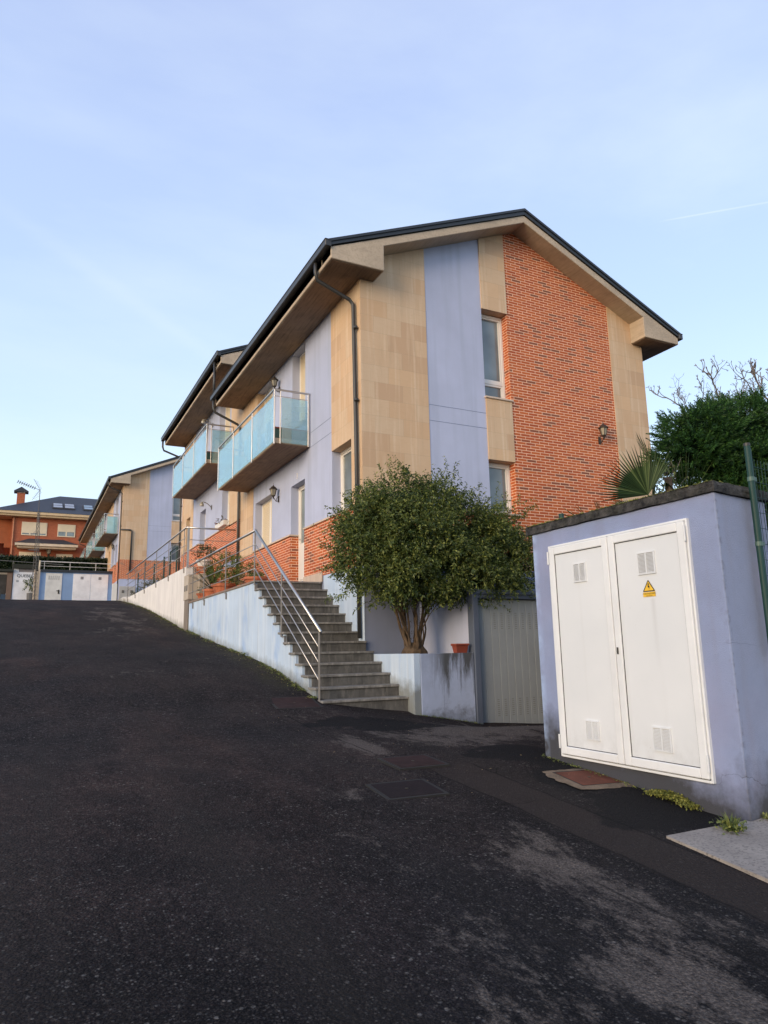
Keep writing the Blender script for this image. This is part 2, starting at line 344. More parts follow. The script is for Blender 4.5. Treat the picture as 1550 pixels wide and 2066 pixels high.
def slabmat():
    m=M('exposed_aggregate_concrete'); n=m.noise(scale=3,detail=5); col=m.mix(m.mr(n,.3,.7),(.21,.185,.165),(.32,.285,.25))
    v=m.n('TexVoronoi'); m.l(m.pos,v.inputs['Vector']); v.inputs['Scale'].default_value=75; r=m.xyz(v.outputs['Color'])[0]
    col=m.mix(m.ramp(r,(.6,0.),(1.,.7)),col,(.12,.105,.095)); m.bump(m.noise(scale=90,detail=4),.5,.006); return m.fin(col,.9)
m_slab=slabmat(); m_slot=surf('dark_slot',(.05,.045,.04),bump=0)
m_mural=None
# asphalt
def asphalt():
    m=M('worn_asphalt'); p=m.xyz()
    big=m.noise(scale=.45,detail=5,rough=.6); base=m.mix(m.mr(big,.35,.65),(.0100,.0094,.0105),(.0215,.0178,.0170))
    red=m.noise(m.scale((.35,.12,1)),scale=1.1,detail=3); base=m.mix(m.ramp(red,(.5,0.),(.62,.6)),base,(.030,.0205,.0175))
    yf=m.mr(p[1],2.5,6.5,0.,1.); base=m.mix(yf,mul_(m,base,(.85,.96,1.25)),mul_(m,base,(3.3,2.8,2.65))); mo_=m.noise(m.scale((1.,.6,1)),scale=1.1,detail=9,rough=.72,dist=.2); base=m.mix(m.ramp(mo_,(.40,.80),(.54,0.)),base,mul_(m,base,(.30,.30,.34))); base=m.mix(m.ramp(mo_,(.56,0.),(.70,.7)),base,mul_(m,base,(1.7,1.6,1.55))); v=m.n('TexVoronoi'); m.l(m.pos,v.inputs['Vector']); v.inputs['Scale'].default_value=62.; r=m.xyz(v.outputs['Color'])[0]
    v2=m.n('TexVoronoi'); m.l(m.pos,v2.inputs['Vector']); v2.inputs['Scale'].default_value=150.; r2=m.xyz(v2.outputs['Color'])[1]
    st=m.math('MULTIPLY',m.ramp(r,(.72,0.),(.95,1.)),m.mr(v.outputs['Distance'],.25,.5,1.,0.)); base=m.mix(m.math('MULTIPLY',st,.95),base,(.19,.178,.165)); v3=m.n('TexVoronoi'); m.l(m.pos,v3.inputs['Vector']); v3.inputs['Scale'].default_value=28.; s3=m.math('MULTIPLY',m.ramp(m.xyz(v3.outputs['Color'])[2],(.86,0.),(.93,1.)),m.mr(v3.outputs['Distance'],.18,.34,1.,0.)); base=m.mix(m.math('MULTIPLY',s3,.9),base,(.24,.225,.21))
    base=m.mix(m.ramp(r2,(.55,0.),(1.,.75)),base,(.06,.054,.052)); base=m.mix(m.ramp(r2,(0.,.85),(.35,0.)),base,(.003,.003,.004)); base=m.mix(m.ramp(m.noise(scale=22,detail=5,rough=.75),(.42,.6),(.6,0.)),base,(.004,.004,.005)); tw=m.noise(m.scale((2.2,.12,1)),scale=1.2,detail=3); base=m.mix(m.ramp(tw,(.48,0.),(.68,.45)),base,(.030,.026,.024)); ck=m.n('TexVoronoi',feature='DISTANCE_TO_EDGE'); cv_=m.n('VectorMath',operation='ADD'); m.l(m.pos,cv_.inputs[0]); nn_=m.n('TexNoise'); m.l(m.pos,nn_.inputs['Vector']); nn_.inputs['Scale'].default_value=1.5; nn_.inputs['Detail'].default_value=5; m.l(nn_.outputs['Color'],cv_.inputs[1]); m.l(cv_.outputs[0],ck.inputs['Vector']); ck.inputs['Scale'].default_value=.55; ckf=m.math('MULTIPLY',m.mr(ck.outputs['Distance'],0.,.006,1.,0.),m.ramp(m.noise(scale=.5,detail=3),(.5,0.),(.6,.8)))
    # grey-brown worn patches: strongest in a band that runs up beside the walls and in the lower right
    wv=m.scale((1.5,.62,1)); wn=m.noise(wv,scale=1.6,detail=10,rough=.68,dist=.2)
    def blob(cx,cy,rx,ry,amp):
        a=m.math('DIVIDE',m.math('SUBTRACT',p[0],cx),rx); b=m.math('DIVIDE',m.math('SUBTRACT',p[1],cy),ry)
        return m.math('MULTIPLY',m.math('SUBTRACT',1.,m.math('ADD',m.math('MULTIPLY',a,a),m.math('MULTIPLY',b,b)),True),amp)
    tot=m.math('ADD',m.math('SUBTRACT',wn,.07),m.math('MULTIPLY',m.math('SUBTRACT',m.noise(m.scale((1.6,.7,1)),scale=5.5,detail=9,rough=.80),.5),.78))
    for B_ in ((2.85,3.0,.75,1.6,.175),(2.3,2.6,.9,.8,.12),(2.05,3.7,.35,1.1,.16),(3.35,7.6,.28,1.1,.26),(2.95,6.4,.5,.32,.20),(2.45,5.55,.5,.35,.24),(2.85,4.9,.35,.3,.14),(5.0,7.5,1.7,1.2,.33),(7.2,8.4,2.6,1.8,.34),(2.6,25.,1.3,5.5,.21),(3.35,6.9,.45,.5,.16),(3.5,9.2,.4,.8,.13),(2.2,19.5,1.2,2.,.16),(3.9,2.2,.5,.9,.20),(1.9,12.5,1.,1.4,.10),(3.3,14.5,.6,2.,.12),(3.1,4.0,.3,.6,.18)): tot=m.math('ADD',tot,blob(*B_))
    gn=m.noise(scale=30,detail=7,rough=.85); tot=m.math('ADD',tot,m.math('MULTIPLY',m.math('SUBTRACT',gn,.5),.34)); f=m.math('MULTIPLY',m.ramp(tot,(.60,0.),(.73,.9)),m.ramp(m.noise(scale=48,detail=6,rough=.85),(.38,.25),(.54,1.))); worn=m.mix(m.mr(m.noise(scale=75,detail=5,rough=.7),.3,.7),(.048,.040,.036),(.225,.19,.167))
    col=m.mix(f,base,worn)
    # brown trench reinstatement strip running down beside the covers
    wl=m.math('MULTIPLY',m.math('SUBTRACT',m.noise(scale=2.5,detail=5),.5),.12); xs2=m.math('ADD',p[0],wl)
    tr_=m.math('MULTIPLY',m.math('MULTIPLY',m.mr(xs2,3.44,3.48,0.,1.),m.mr(xs2,3.90,3.96,1.,0.)),m.mr(p[1],5.9,6.2,1.,0.))
    col=m.mix(m.math('MULTIPLY',tr_,.75),col,m.mix(m.noise(scale=70,detail=5,rough=.8),(.018,.014,.013),(.060,.048,.044)))
    # fresh black patches
    dk=m.noise(m.scale((.8,.7,1)),scale=1.3,detail=4,rough=.5); bk_=blob(4.75,4.9,.75,1.5,1.3)
    bk_=m.math('ADD',bk_,blob(4.55,6.25,.6,.45,1.2)); bk_=m.math('ADD',bk_,blob(4.3,8.7,1.3,.7,1.1)); bk_=m.math('ADD',bk_,blob(4.2,4.1,.5,.5,1.0)); col=m.mix(m.ramp(m.math('MULTIPLY',bk_,m.mr(m.noise(scale=2.6,detail=7,rough=.65),.35,.6,.4,1.4)),(.38,0.),(.52,.9)),col,m.mix(m.noise(scale=80,detail=5,rough=.8),(.004,.004,.005),(.022,.021,.022)))
    # trench seams running along the street
    def seam(a,b,c0,y0,y1,w=.018,k=.8):
        wb=m.math('MULTIPLY',m.math('SUBTRACT',m.noise(scale=3.,detail=5),.5),.10)
        d=m.math('ABSOLUTE',m.math('ADD',m.math('SUBTRACT',p[0],m.math('MULTIPLY_ADD',p[1],a,c=b)),wb))
        s=m.math('MULTIPLY',m.mr(d,0.,w,1.,0.),m.math('MULTIPLY',m.mr(p[1],y0,y0+.3,0.,1.),m.mr(p[1],y1-.3,y1,1.,0.)))
        return m.math('MULTIPLY',s,k)
    for a,b,y0,y1 in ((.0,3.46,1.2,6.2),(.0,3.93,2.5,6.2),(.03,2.95,1.,3.6),(-.02,3.45,6.6,9.6)): col=m.mix(seam(a,b,0,y0,y1),col,(.006,.006,.007))
    # dirt and moss line, also painted contact shade, at the foot of the retaining wall
    mo=m.math('MULTIPLY',m.mr(p[0],3.45,4.02,0.,1.),m.mr(p[1],10.6,11.4,0.,1.)); mo=m.math('MULTIPLY',mo,m.ramp(m.noise(scale=5,detail=6,rough=.7),(.38,0.),(.6,1.)))
    mo=m.math('MULTIPLY',mo,m.mr(p[0],4.3,4.2,0.,1.)); col=m.mix(mo,col,(.055,.052,.022))
    hh=m.math('ADD',m.math('MULTIPLY',v.outputs['Distance'],-.8),m.math('MULTIPLY',m.noise(scale=30,detail=6,rough=.7),1.2))
    col=m.mix(ckf,col,(.004,.004,.004))
    m.bump(hh,1.,.02)
    return m.fin(col,.95,None,.12)
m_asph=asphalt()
# ------------------------------------------------------------------ ground
GY=[-300,-30,-8,0,3.66,5.9,8,9,10.1,11,12.2,14,16.1,19.9,20.6,27.3,31,35.8,42,48,60,300]
GZ=[-9,-5.5,-2.55,-1.62,-1.31,-1.10,-.99,-.91,-.76,-.58,-.34,-.09,.14,.60,.66,1.62,2.03,2.52,2.88,3.33,3.6,4.]
def sm(a,b,x): t=np.clip((x-a)/(b-a),0,1); return t*t*(3-2*t)
def gz(X,Y):
    g=np.interp(Y,GY,GZ); return g-np.interp(X,[4.,5.47,6.66,7.95,9.5],[0,.2,.41,.5,.55])*sm(7.3,9.4,Y)
def G(x,y): return float(gz(x,y))
def axis(spec):
    out=[]
    for a,b,st in spec: out+=list(np.arange(a,b,st))
    out.append(spec[-1][1]); return np.array(out)
xs=axis([(-300,-40,20),(-40,-8,2),(-8,-1,.5),(-1,10,.16),(10,20,1),(20,60,5),(60,300,20)]); ys=axis([(-300,-40,20),(-40,-6,2),(-6,1,.5),(1,16,.16),(16,50,.5),(50,80,3),(80,300,20)])
XX,YY=np.meshgrid(xs,ys); ZZ=gz(XX,YY)
fx=sm(-1,.5,XX)*0+1; near=(XX>-12)&(XX<14)&(YY>-5)&(YY<60)
ZZ=ZZ+np.where(near,0.012*np.sin(XX*2.1+YY*.7)*np.sin(YY*1.3)+.008*np.sin(XX*5.3+1)*np.sin(YY*4.1),0)
nx_,ny_=len(xs),len(ys); vv=np.stack([XX,YY,ZZ],-1).reshape(-1,3)
idx=np.arange(nx_*ny_).reshape(ny_,nx_); ff=np.stack([idx[:-1,:-1],idx[:-1,1:],idx[1:,1:],idx[1:,:-1]],-1).reshape(-1,4)
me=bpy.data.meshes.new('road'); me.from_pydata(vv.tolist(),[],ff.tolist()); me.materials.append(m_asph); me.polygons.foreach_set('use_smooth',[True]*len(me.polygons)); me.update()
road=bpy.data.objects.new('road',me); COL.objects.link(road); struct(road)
# concrete slab of the pavement, lower right
def drape(poly_pts,name,mat,dz,th=.05,parent=None,nsub=8):
    """quad area laid on the ground: poly_pts = 4 xy corners"""
    mb=MB(); a,b,c,d=[Vector(p) for p in poly_pts]; n=nsub
    top=[];
    for j in range(n+1):
        for i in range(n+1):
            q=a.lerp(b,i/n).lerp(d.lerp(c,i/n),j/n); top.append((q.x,q.y,G(q.x,q.y)+dz))
    bot=[(x,y,z-th) for x,y,z in top]; N=n+1; fs=[]
    for j in range(n):
        for i in range(n):
            k=j*N+i; fs.append((k,k+1,k+1+N,k+N)); fs.append((k+N*N,k+N+N*N,k+1+N+N*N,k+1+N*N))
    for i in range(n):
        fs.append((i,i+N*N,i+1+N*N,i+1)); k=n*N+i; fs.append((k,k+1,k+1+N*N,k+N*N)); k=i*N; fs.append((k,k+N,k+N+N*N,k+N*N)); k=i*N+n; fs.append((k,k+N*N,k+N+N*N,k+N))
    mb.add(top+bot,fs); return mb.build(name,mat,parent)
pav=drape([(3.98,3.70),(5.9,3.70),(5.9,1.2),(3.80,1.2)],'pavement_slab',m_slab,.028,.12,nsub=14); struct(pav)
mb=MB()
for k in range(6):
    y=3.02-.09*k; x0=4.13+.03*k+random.uniform(-.03,.05)
    mb.add([(x0,y,G(x0,y)+.032),(5.3,y-.05,G(5.3,y)+.032),(5.3,y-.066,G(5.3,y)+.032),(x0,y-.018,G(x0,y)+.032)],[(0,3,2,1)])
struct(mb.build('pavement_grooves',m_slot,None,fix=False))
# ------------------------------------------------------------------ terraced house
P_X,P_Y=5.474,11.6
def sub(z0,z1,y0,y1): return
def facade_x(mb,x0,x1,y0,y1,z0,z1,holes):
    """wall slab between x0,x1 over y,z with rectangular holes (ya,yb,za,zb)"""
    ys_=sorted({y0,y1}|{min(max(h[i],y0),y1) for h in holes for i in (0,1)}); zs=sorted({z0,z1}|{min(max(h[i],z0),z1) for h in holes for i in (2,3)})
    for a,b in zip(ys_,ys_[1:]):
        run=None
        for c,d in zip(zs,zs[1:]):
            my,mz=(a+b)/2,(c+d)/2; solid=not any(h[0]<my<h[1] and h[2]<mz<h[3] for h in holes)
            if solid: run=[c,d] if run is None else [run[0],d]
            if (not solid or d==zs[-1]) and run: mb.box(x0,x1,a,b,run[0],run[1]); run=None
def window(par,axis_,a0,a1,z0,z1,face,depth_dir,style='window',name='window',cols=1,blind=0.,low=0.,mat=None,handle=False):
    """opening in a wall. axis_ 'x': wall facing -x at x=face, spans y a0..a1 ; axis_ 'y': wall facing -y at y=face spans x"""
    mat=mat or m_pvc; mb=MB(); f0=face; f1=face+.07*depth_dir
    def bx(m,a,b,c,d,e0,e1):
        if axis_=='x': m.box(e0,e1,a,b,c,d)
        else: m.box(a,b,e0,e1,c,d)
    w=.055
    bx(mb,a0,a1,z1-w,z1,f0,f1); bx(mb,a0,a1,z0,z0+w,f0,f1); bx(mb,a0,a0+w,z0+w,z1-w,f0,f1); bx(mb,a1-w,a1,z0+w,z1-w,f0,f1)
    g0=f0+.02*depth_dir
    ia0,ia1,iz0,iz1=a0+w,a1-w,z0+w,z1-w
    if low: bx(mb,ia0,ia1,z0+low,z0+low+.06,f0+.004*depth_dir,f1)
    for k in range(1,cols):
        c=ia0+(ia1-ia0)*k/cols; bx(mb,c-.04,c+.04,iz0,iz1,f0+.004*depth_dir,f1)
    # sash: inner thin frame, set back
    s=.045; e0,e1=f0+.015*depth_dir,f0+.06*depth_dir
    for zlo,zhi in ([(iz0,z0+low),(z0+low+.06,iz1)] if low else [(iz0,iz1)]):
        for k in range(cols):
            p=ia0+(ia1-ia0)*k/cols+(.04 if k else 0); q=ia0+(ia1-ia0)*(k+1)/cols-(.04 if k<cols-1 else 0)
            bx(mb,p,q,zhi-s,zhi,e0,e1); bx(mb,p,q,zlo,zlo+s,e0,e1); bx(mb,p,p+s,zlo+s,zhi-s,e0,e1); bx(mb,q-s,q,zlo+s,zhi-s,e0,e1)
    win=mb.build(name,mat,par,bevel=.004)
    gb=MB(); bx(gb,ia0+.02,ia1-.02,iz0+.02,iz1-.02,f0+.045*depth_dir,f0+.055*depth_dir); gb.build('pane',m_pane,win)
    if blind:
        sb=MB(); zt=iz1; zb=iz1-(iz1-iz0)*blind; n=int((zt-zb)/.05)
        for k in range(n):
            z=zt-(k+1)*(zt-zb)/n; bx(sb,ia0+.004,ia1-.004,z+.006,z+(zt-zb)/n,f0+.012*depth_dir,f0+.03*depth_dir)
        bx(sb,ia0+.004,ia1-.004,zb,zt,f0+.024*depth_dir,f0+.034*depth_dir)
        sb.build('roller_shutter',m_cream,win,bevel=.003)
    return win
def lantern(par,x,y,z,out,s=1.):
    """carriage lantern; out = unit xy vector pointing away from the wall, (x,y,z) on the wall"""
    ox,oy=out; cx,cy=x+ox*.16*s,y+oy*.16*s; mb=MB()
    px,py=-oy,ox
    pl=[(x+px*.035*s,y+py*.035*s),(x-px*.035*s,y-py*.035*s),(x-px*.035*s+ox*.015,y-py*.035*s+oy*.015),(x+px*.035*s+ox*.015,y+py*.035*s+oy*.015)]
    mb.prism(pl,'z',z-.30*s,z-.12*s)
    arm=[(x+ox*.01,y+oy*.01,z-.26*s),(x+ox*.07*s,y+oy*.07*s,z-.28*s),(x+ox*.12*s,y+oy*.12*s,z-.22*s),(cx,cy,z-.16*s),(cx,cy,z-.12*s)]
    mb.tube(arm,.011*s,6); mb.tube([(x+ox*.01,y+oy*.01,z-.15*s),(x+ox*.06*s,y+oy*.06*s,z-.19*s),(x+ox*.07*s,y+oy*.07*s,z-.27*s)],.008*s,6)
    mb.lathe(cx,cy,[(.002,z-.24*s),(.012*s,z-.2*s),(.03*s,z-.15*s),(.055*s,z-.13*s),(.055*s,z-.115*s)],8)
    for k in range(6):
        a=math.pi*2*k/6; mb.tube([(cx+.055*s*math.cos(a),cy+.055*s*math.sin(a),z-.12*s),(cx+.095*s*math.cos(a),cy+.095*s*math.sin(a),z+.06*s)],.006*s,4)
    mb.lathe(cx,cy,[(.12*s,z+.055*s),(.122*s,z+.07*s),(.085*s,z+.10*s),(.06*s,z+.135*s),(.02*s,z+.15*s),(.018*s,z+.17*s),(.006*s,z+.19*s),(.003*s,z+.24*s)],12)
    l=mb.build('wall_lantern',m_iron,par)
    gb=MB(); gb.lathe(cx,cy,[(.05*s,z-.115*s),(.088*s,z+.055*s)],6); gb.build('lamp_glass',m_lampglass,l); return l
def gooseneck(par,x,y,z):
    mb=MB(); mb.box(x-.02,x,y-.035,y+.035,z-.12,z+.03)
    pts=[(x-.02,y,z-.05),(x-.08,y,z+.02),(x-.16,y,z+.08),(x-.26,y,z+.12),(x-.34,y,z+.12)]; mb.tube(pts,.014,6)
    l=mb.build('wall_lamp',m_steel_d,par); gb=MB(); gb.lathe(x-.34,y,[(.03,z+.12),(.075,z+.04),(.078,z-.02)],10); gb.build('lamp_shade',m_lampglass,l); return l
def digit(par,ch,x,y,z,h):
    cu=bpy.data.curves.new('t','FONT'); cu.body=ch; cu.size=h; cu.extrude=.004
    t=bpy.data.objects.new('tmp',cu); COL.objects.link(t); dg=bpy.context.evaluated_depsgraph_get(); me=bpy.data.meshes.new_from_object(t.evaluated_get(dg)); bpy.data.objects.remove(t)
    L=parent_root(par); Rm=Matrix.Translation((x-L.x,y-L.y,z-L.z))@Matrix.Rotation(-math.pi/2,4,'Z')@Matrix.Rotation(math.pi/2,4,'X'); me.transform(Rm)
    me.materials.clear(); me.materials.append(m_whitepaint); o=bpy.data.objects.new('house_number',me); COL.objects.link(o); o.parent=par; return o
def balcony(par,x_out,x_in,y0,y1,zs,glass,posts,clutter=False):
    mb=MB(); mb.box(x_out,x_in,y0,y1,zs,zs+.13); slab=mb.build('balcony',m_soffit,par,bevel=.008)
    mb=MB(); mb.box(x_out-.012,x_out,y0,y1,zs+.02,zs+.13); mb.box(x_out-.012,x_in,y0-.012,y0,zs+.02,zs+.13); mb.build('edge_trim',m_conc,slab)
    zt=zs+1.25; xo=x_out-.03; s=MB()
    for y in posts: s.box(xo-.012,xo+.012,y-.025,y+.025,zs-.02,zt)
    s.box(x_in-.05,x_in-.005,y0-.045,y0-.02,zs-.0,zt); s.box(xo+.13,xo+.15,y0-.045,y0-.02,zs,zt-.03); s.box(x_in-.05,x_in-.005,y1+.02,y1+.045,zs,zt)
    s.build('post',m_steel,slab,bevel=.003)
    r=MB(); r.tube([(x_in,y1+.03,zt),(xo,y1+.03,zt),(xo,y0-.03,zt),(x_in,y0-.03,zt)],.024,10); r.box(xo+.02,x_in-.03,y0-.036,y0-.028,zt-.16,zt-.145); r.build('handrail',m_steel,slab,smooth=False)
    g=MB()
    for a,b in zip(posts,posts[1:]): g.box(xo-.004,xo+.004,a+.05,b-.05,zs+.04,zt-.14)
    g.box(xo+.17,x_in-.06,y0-.037,y0-.029,zs+.03,zt-.17); g.box(xo+.05,x_in-.06,y1+.029,y1+.037,zs+.03,zt-.17)
    g.build('glass_panel',glass,slab)
    return slab
def house(label,ox,oy,oz,length,conf,apex_in=True,glass=None,rear=True):
    X,Y=P_X+ox,P_Y+oy; Z=oz; root=thing('terraced_house',label,'house',(X,Y,Z),None)
    Y1=Y+length; YF=Y-.455; W=7.65
    # --- roof
    xl,xr=X-.807,X+8.445; xa=X+3.86
    zl,zr,za=7.475+Z,7.39+Z,9.45+Z; t=.175
    ch=MB(); poly=[(xl,zl),(xl,zl-t),(xa,za-t),(xr,zr-t),(xr,zr),(xa,za)]
    ch.prism(poly[::-1],'y',YF,Y1+.03)
    rake=ch.build('roof_deck',m_conc,root,bevel=.01)
    cv=MB(); h=.085; poly=[(xl-.07,zl-.005),(xa,za+.004),(xr+.07,zr-.005),(xr+.07,zr+h-.02),(xa,za+.01+h),(xl-.07,zl+h-.02)]
    cv.prism(poly,'y',YF-.03,Y1+.05)
    poly=[(xl-.06,zl+h-.02),(xa,za+h+.01),(xr+.06,zr+h-.02),(xr+.06,zr+h+.035),(xa,za+h+.065),(xl-.06,zl+h+.035)]
    cv.prism(poly,'y',YF-.055,YF+.09); cv.build('roof',m_slate,root)
    ev=MB()
    p1=[(xl,7.24+Z),(X+.01,7.24+Z),(X+.01,7.80+Z),(xl,zl-.005)]; 
    ev.prism(p1,'y',Y-.004,Y1)                                        # left eave along the building
    xb=X+.322; ev.prism([(xl,7.24+Z),(xb,7.24+Z),(xb,zl-.005+.41*(xb-xl)),(xl,zl-.005)],'y',YF+.001,Y-.004)
    xq=X+7.31; ev.prism([(xq,7.215+Z),(xr,7.215+Z),(xr,zr-.005),(xq,zr-.005+.42*(xr-xq))],'y',YF+.001,Y-.004)
    ev.prism([(X+W-.01,7.215+Z),(xr,7.215+Z),(xr,zr-.005),(X+W-.01,7.75+Z)],'y',Y-.004,Y1)
    ev.build('eaves_box',m_conc,root,bevel=.012)
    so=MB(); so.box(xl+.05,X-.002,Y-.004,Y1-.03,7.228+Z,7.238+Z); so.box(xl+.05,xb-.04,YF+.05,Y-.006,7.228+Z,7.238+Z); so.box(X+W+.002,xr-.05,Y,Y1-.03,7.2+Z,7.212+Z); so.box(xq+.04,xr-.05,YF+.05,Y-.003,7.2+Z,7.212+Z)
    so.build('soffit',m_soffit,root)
    gt=MB()
    for gx,d in ((xl-.13,1),(xr+.13,-1)):
        a,b=sorted((gx,gx+d*.13)); zz=(zl if d==1 else zr)-.03
        gt.prism([(a,zz),(b,zz),(b,zz+.14),(a,zz+.14)],'y',YF-.05,Y1+.22)
        gt.prism([(a-.012,zz+.12),(b,zz+.12),(b,zz+.15),(a-.012,zz+.15)],'y',YF-.06,Y1+.23)
    gt.build('gutter',m_gutter,root,bevel=.012)
    # --- gable wall (faces -y). top follows the rake
    def ztop(u): return (za-t+.03)-.413*abs(X+u-xa)
    def gab(mb,u0,u1,z0,th0,th1,zt=None):
        cut=[u0]+([xa-X] if u0<xa-X<u1 else [])+[u1]
        for a,b in zip(cut,cut[1:]):
            if zt is None: mb.prism([(X+a,z0),(X+b,z0),(X+b,ztop(b)),(X+a,ztop(a))],'y',th0,th1)
            else: mb.prism([(X+a,z0),(X+b,z0),(X+b,zt),(X+a,zt)],'y',th0,th1)
    zb=1.53+Z; zc=2.69+Z
    st=MB(); gab(st,.0,1.50,zc,Y-.0,Y+.3); gab(st,6.585,W,zb,Y-.012,Y+.3)
    gab(st,2.905,3.575,7.215+Z,Y-.02,Y+.28); gab(st,2.905,3.575,3.83+Z,Y-.02,Y+.28,5.17+Z)
    # side tan strips of the long facade
    for (a,b,c,d,holes) in conf['stone']: facade_x(st,X+.0,X+.3,Y+a,Y+b,c+Z,d+Z,[(h[0]+Y,h[1]+Y,h[2]+Z,h[3]+Z) for h in holes])
    st.build('stone_wall',m_stone,root)
    bl=MB(); gab(bl,1.50,2.905,zc,Y+.012,Y+.3)
    for (a,b,c,d,holes) in conf['blue']: facade_x(bl,X+.012,X+.3,Y+a,Y+b,c+Z,d+Z,[(h[0]+Y,h[1]+Y,h[2]+Z,h[3]+Z) for h in holes])
    bl.build('blue_wall',m_blue,root)
    br=MB(); gab(br,3.575,6.585,zb,Y,Y+.3); gab(br,0.,3.575,zb,Y-.004,Y+.3,zc)
    for (a,b,c,d,holes) in conf['brick']: facade_x(br,X-.0,X+.3,Y+a,Y+b,c+Z,d+Z,[(h[0]+Y,h[1]+Y,h[2]+Z,h[3]+Z) for h in holes])
    br.build('brick_wall',m_brick,root)
    pl=MB(); pl.box(X+.004,X+W,Y+.006,Y+.3,-1.6 if oz==0 else Z-1.5,zb)
    pl.box(X+.004,X+.3,Y+.3,Y1,-1.6 if oz==0 else Z-1.5,zb); pl.box(X+W-.3,X+W-.01,Y+.3,Y1,Z-1.5,7.3+Z)
    pl.build('plinth',m_plinth if oz==0 else m_blue,root)
    # end wall
    ew=MB(); gab(ew,.3,W-.3,Z-1.5,Y1-.3,Y1-.004); gab(ew,0,.3,7.2+Z,Y1-.3,Y1-.004); ew.build('rear_wall',m_stone if oz else m_brick,root)
    # dark interior floor slabs so that windows do not look through
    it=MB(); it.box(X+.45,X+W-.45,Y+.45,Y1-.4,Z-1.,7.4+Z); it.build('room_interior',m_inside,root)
    # grooves
    gr=MB()
    for z in (4.50,4.835):
        for (a,b) in conf['groove']: gr.box(X+.009,X+.013,Y+a,Y+b,z+Z-.005,z+Z+.005)
        gr.box(X+1.502,X+2.903,Y+.009,Y+.013,z+Z-.005,z+Z+.005)
    gr.build('groove',m_groove,root)
    # sills
    sl=MB()
    for (a,b,z) in conf['sill']: sl.box(X-.035,X+.25,Y+a,Y+b,z+Z,z+Z+.04)
    sl.box(X+1.5,X+3.63,Y-.05,Y+.2,2.665+Z,2.70+Z); sl.box(X+2.88,X+3.60,Y-.05,Y+.2,5.17+Z,5.21+Z)
    sl.build('window_sill',m_sill,root,bevel=.004)
    # gable windows
    window(root,'y',X+2.905,X+3.575,5.21+Z,7.2+Z,Y+.19,1,low=.38); window(root,'y',X+2.905,X+3.575,2.70+Z,3.82+Z,Y+.19,1)
    cu=MB(); cu.box(X+2.96,X+3.38,Y+.262,Y+.268,5.22+Z,7.15+Z); cu.build('curtain',m_curtain,root)
    for (kind,a,b,c,d,kw) in conf['win']:
        if kind=='win': window(root,'x',Y+a,Y+b,c+Z,d+Z,X+.2,1,**kw)
        elif kind=='door':
            w=window(root,'x',Y+a,Y+b,c+Z,d+Z,X+.2,1,name='door')
            k=MB(); k.box(X+.19,X+.215,Y+a+.1,Y+b-.1,c+Z+.1,c+Z+.95); k.build('door_panel',m_pvc,w,bevel=.005)
            k=MB(); k.tube([(X+.17,Y+b-.1,c+Z+1.05),(X+.17,Y+b-.22,c+Z+1.05)],.01,6); k.build('handle',m_steel,w)
    for b in conf['balc']: balcony(root,X-.81,X,Y+b[0],Y+b[1],b[2]+Z,glass or m_bglass,[Y+q for q in b[3]])
    for pp in conf['pipe']:
        mb=MB(); mb.tube([(X+a,Y+b,c+Z) for a,b,c in pp],.038,10,cap=True)
        for zz in (6.2,4.7,3.0):
            e=pp[-1]
            if pp[-1][2]<zz-.2: mb.tube([(X+e[0],Y+e[1],zz+Z),(X+e[0],Y+e[1],zz+.05+Z)],.046,10)
        mb.build('downpipe',m_gutter,root,smooth=True)
    for (k,a,z) in conf['lamp']:
        if k=='lantern': lantern(root,X,Y+a,z+Z,(-1,0),.88)
        else: gooseneck(root,X,Y+a,z+Z)
    if conf.get('num'): digit(root,conf['num'][0],X-.012+.02,Y+conf['num'][1],conf['num'][2]+Z,.2)
    return root
W1=(.5,1.5,2.70,4.07); D1=(3.12,4.05,1.5,3.86); S1=(5.53,7.0,2.70,4.02); UA=(3.1,4.0,5.25,7.2); UB=(5.55,6.9,4.62,7.2)
conf1=dict(
 stone=[(.3,1.5,2.69,7.26,[W1]),(7.2-.0,8.5,2.63,4.5,[]),(6.9,8.5,4.5,7.26,[])],
 blue=[(1.5,7.2,2.69,4.5,[D1,S1]),(1.5,6.9,4.5,7.26,[UA,UB])],
 brick=[(.3,D1[0],1.53,2.69,[]),(D1[1],8.5,1.53,2.65,[])],
 groove=[(1.502,2.75)], sill=[(.3,D1[0]-.0,2.665),(D1[1]-.03,7.1,2.665),(3.05,4.05,5.21)],
 win=[('win',*W1,{}),('door',D1[0],D1[1],1.52,D1[3],{}),('win',*S1,dict(blind=1.,cols=2)),('win',*UA,dict(blind=.999)),('win',*UB,dict(blind=.35,cols=2))],
 balc=[(2.80,7.82,4.51,(2.77,4.5,6.25,7.86))],
 pipe=[[(-.87,.17,7.5),(-.87,.17,7.24),(-.83,.19,7.10),(-.14,.19,6.84),(-.07,.18,6.74),(-.06,.14,4.),(-.06,.10,.2)],[(-.87,8.55,7.46),(-.87,8.55,7.20),(-.82,8.53,7.05),(-.14,8.50,6.75),(-.07,8.48,6.65),(-.06,8.5,4.),(-.06,8.5,1.5)]],
 lamp=[('lantern',4.95,3.93),('lantern',4.95,6.82)], num=('3',3.68,3.97))
def shift(h,d): return (h[0]+d,h[1]+d,h[2],h[3])
W2=(1.25,2.3,2.70,4.02); D2=(4.65,5.55,1.5,3.85); B2=(7.25,8.0,2.7,4.02); U2=(1.5,2.9,4.62,7.2); U3=(4.6,5.5,5.25,7.2)
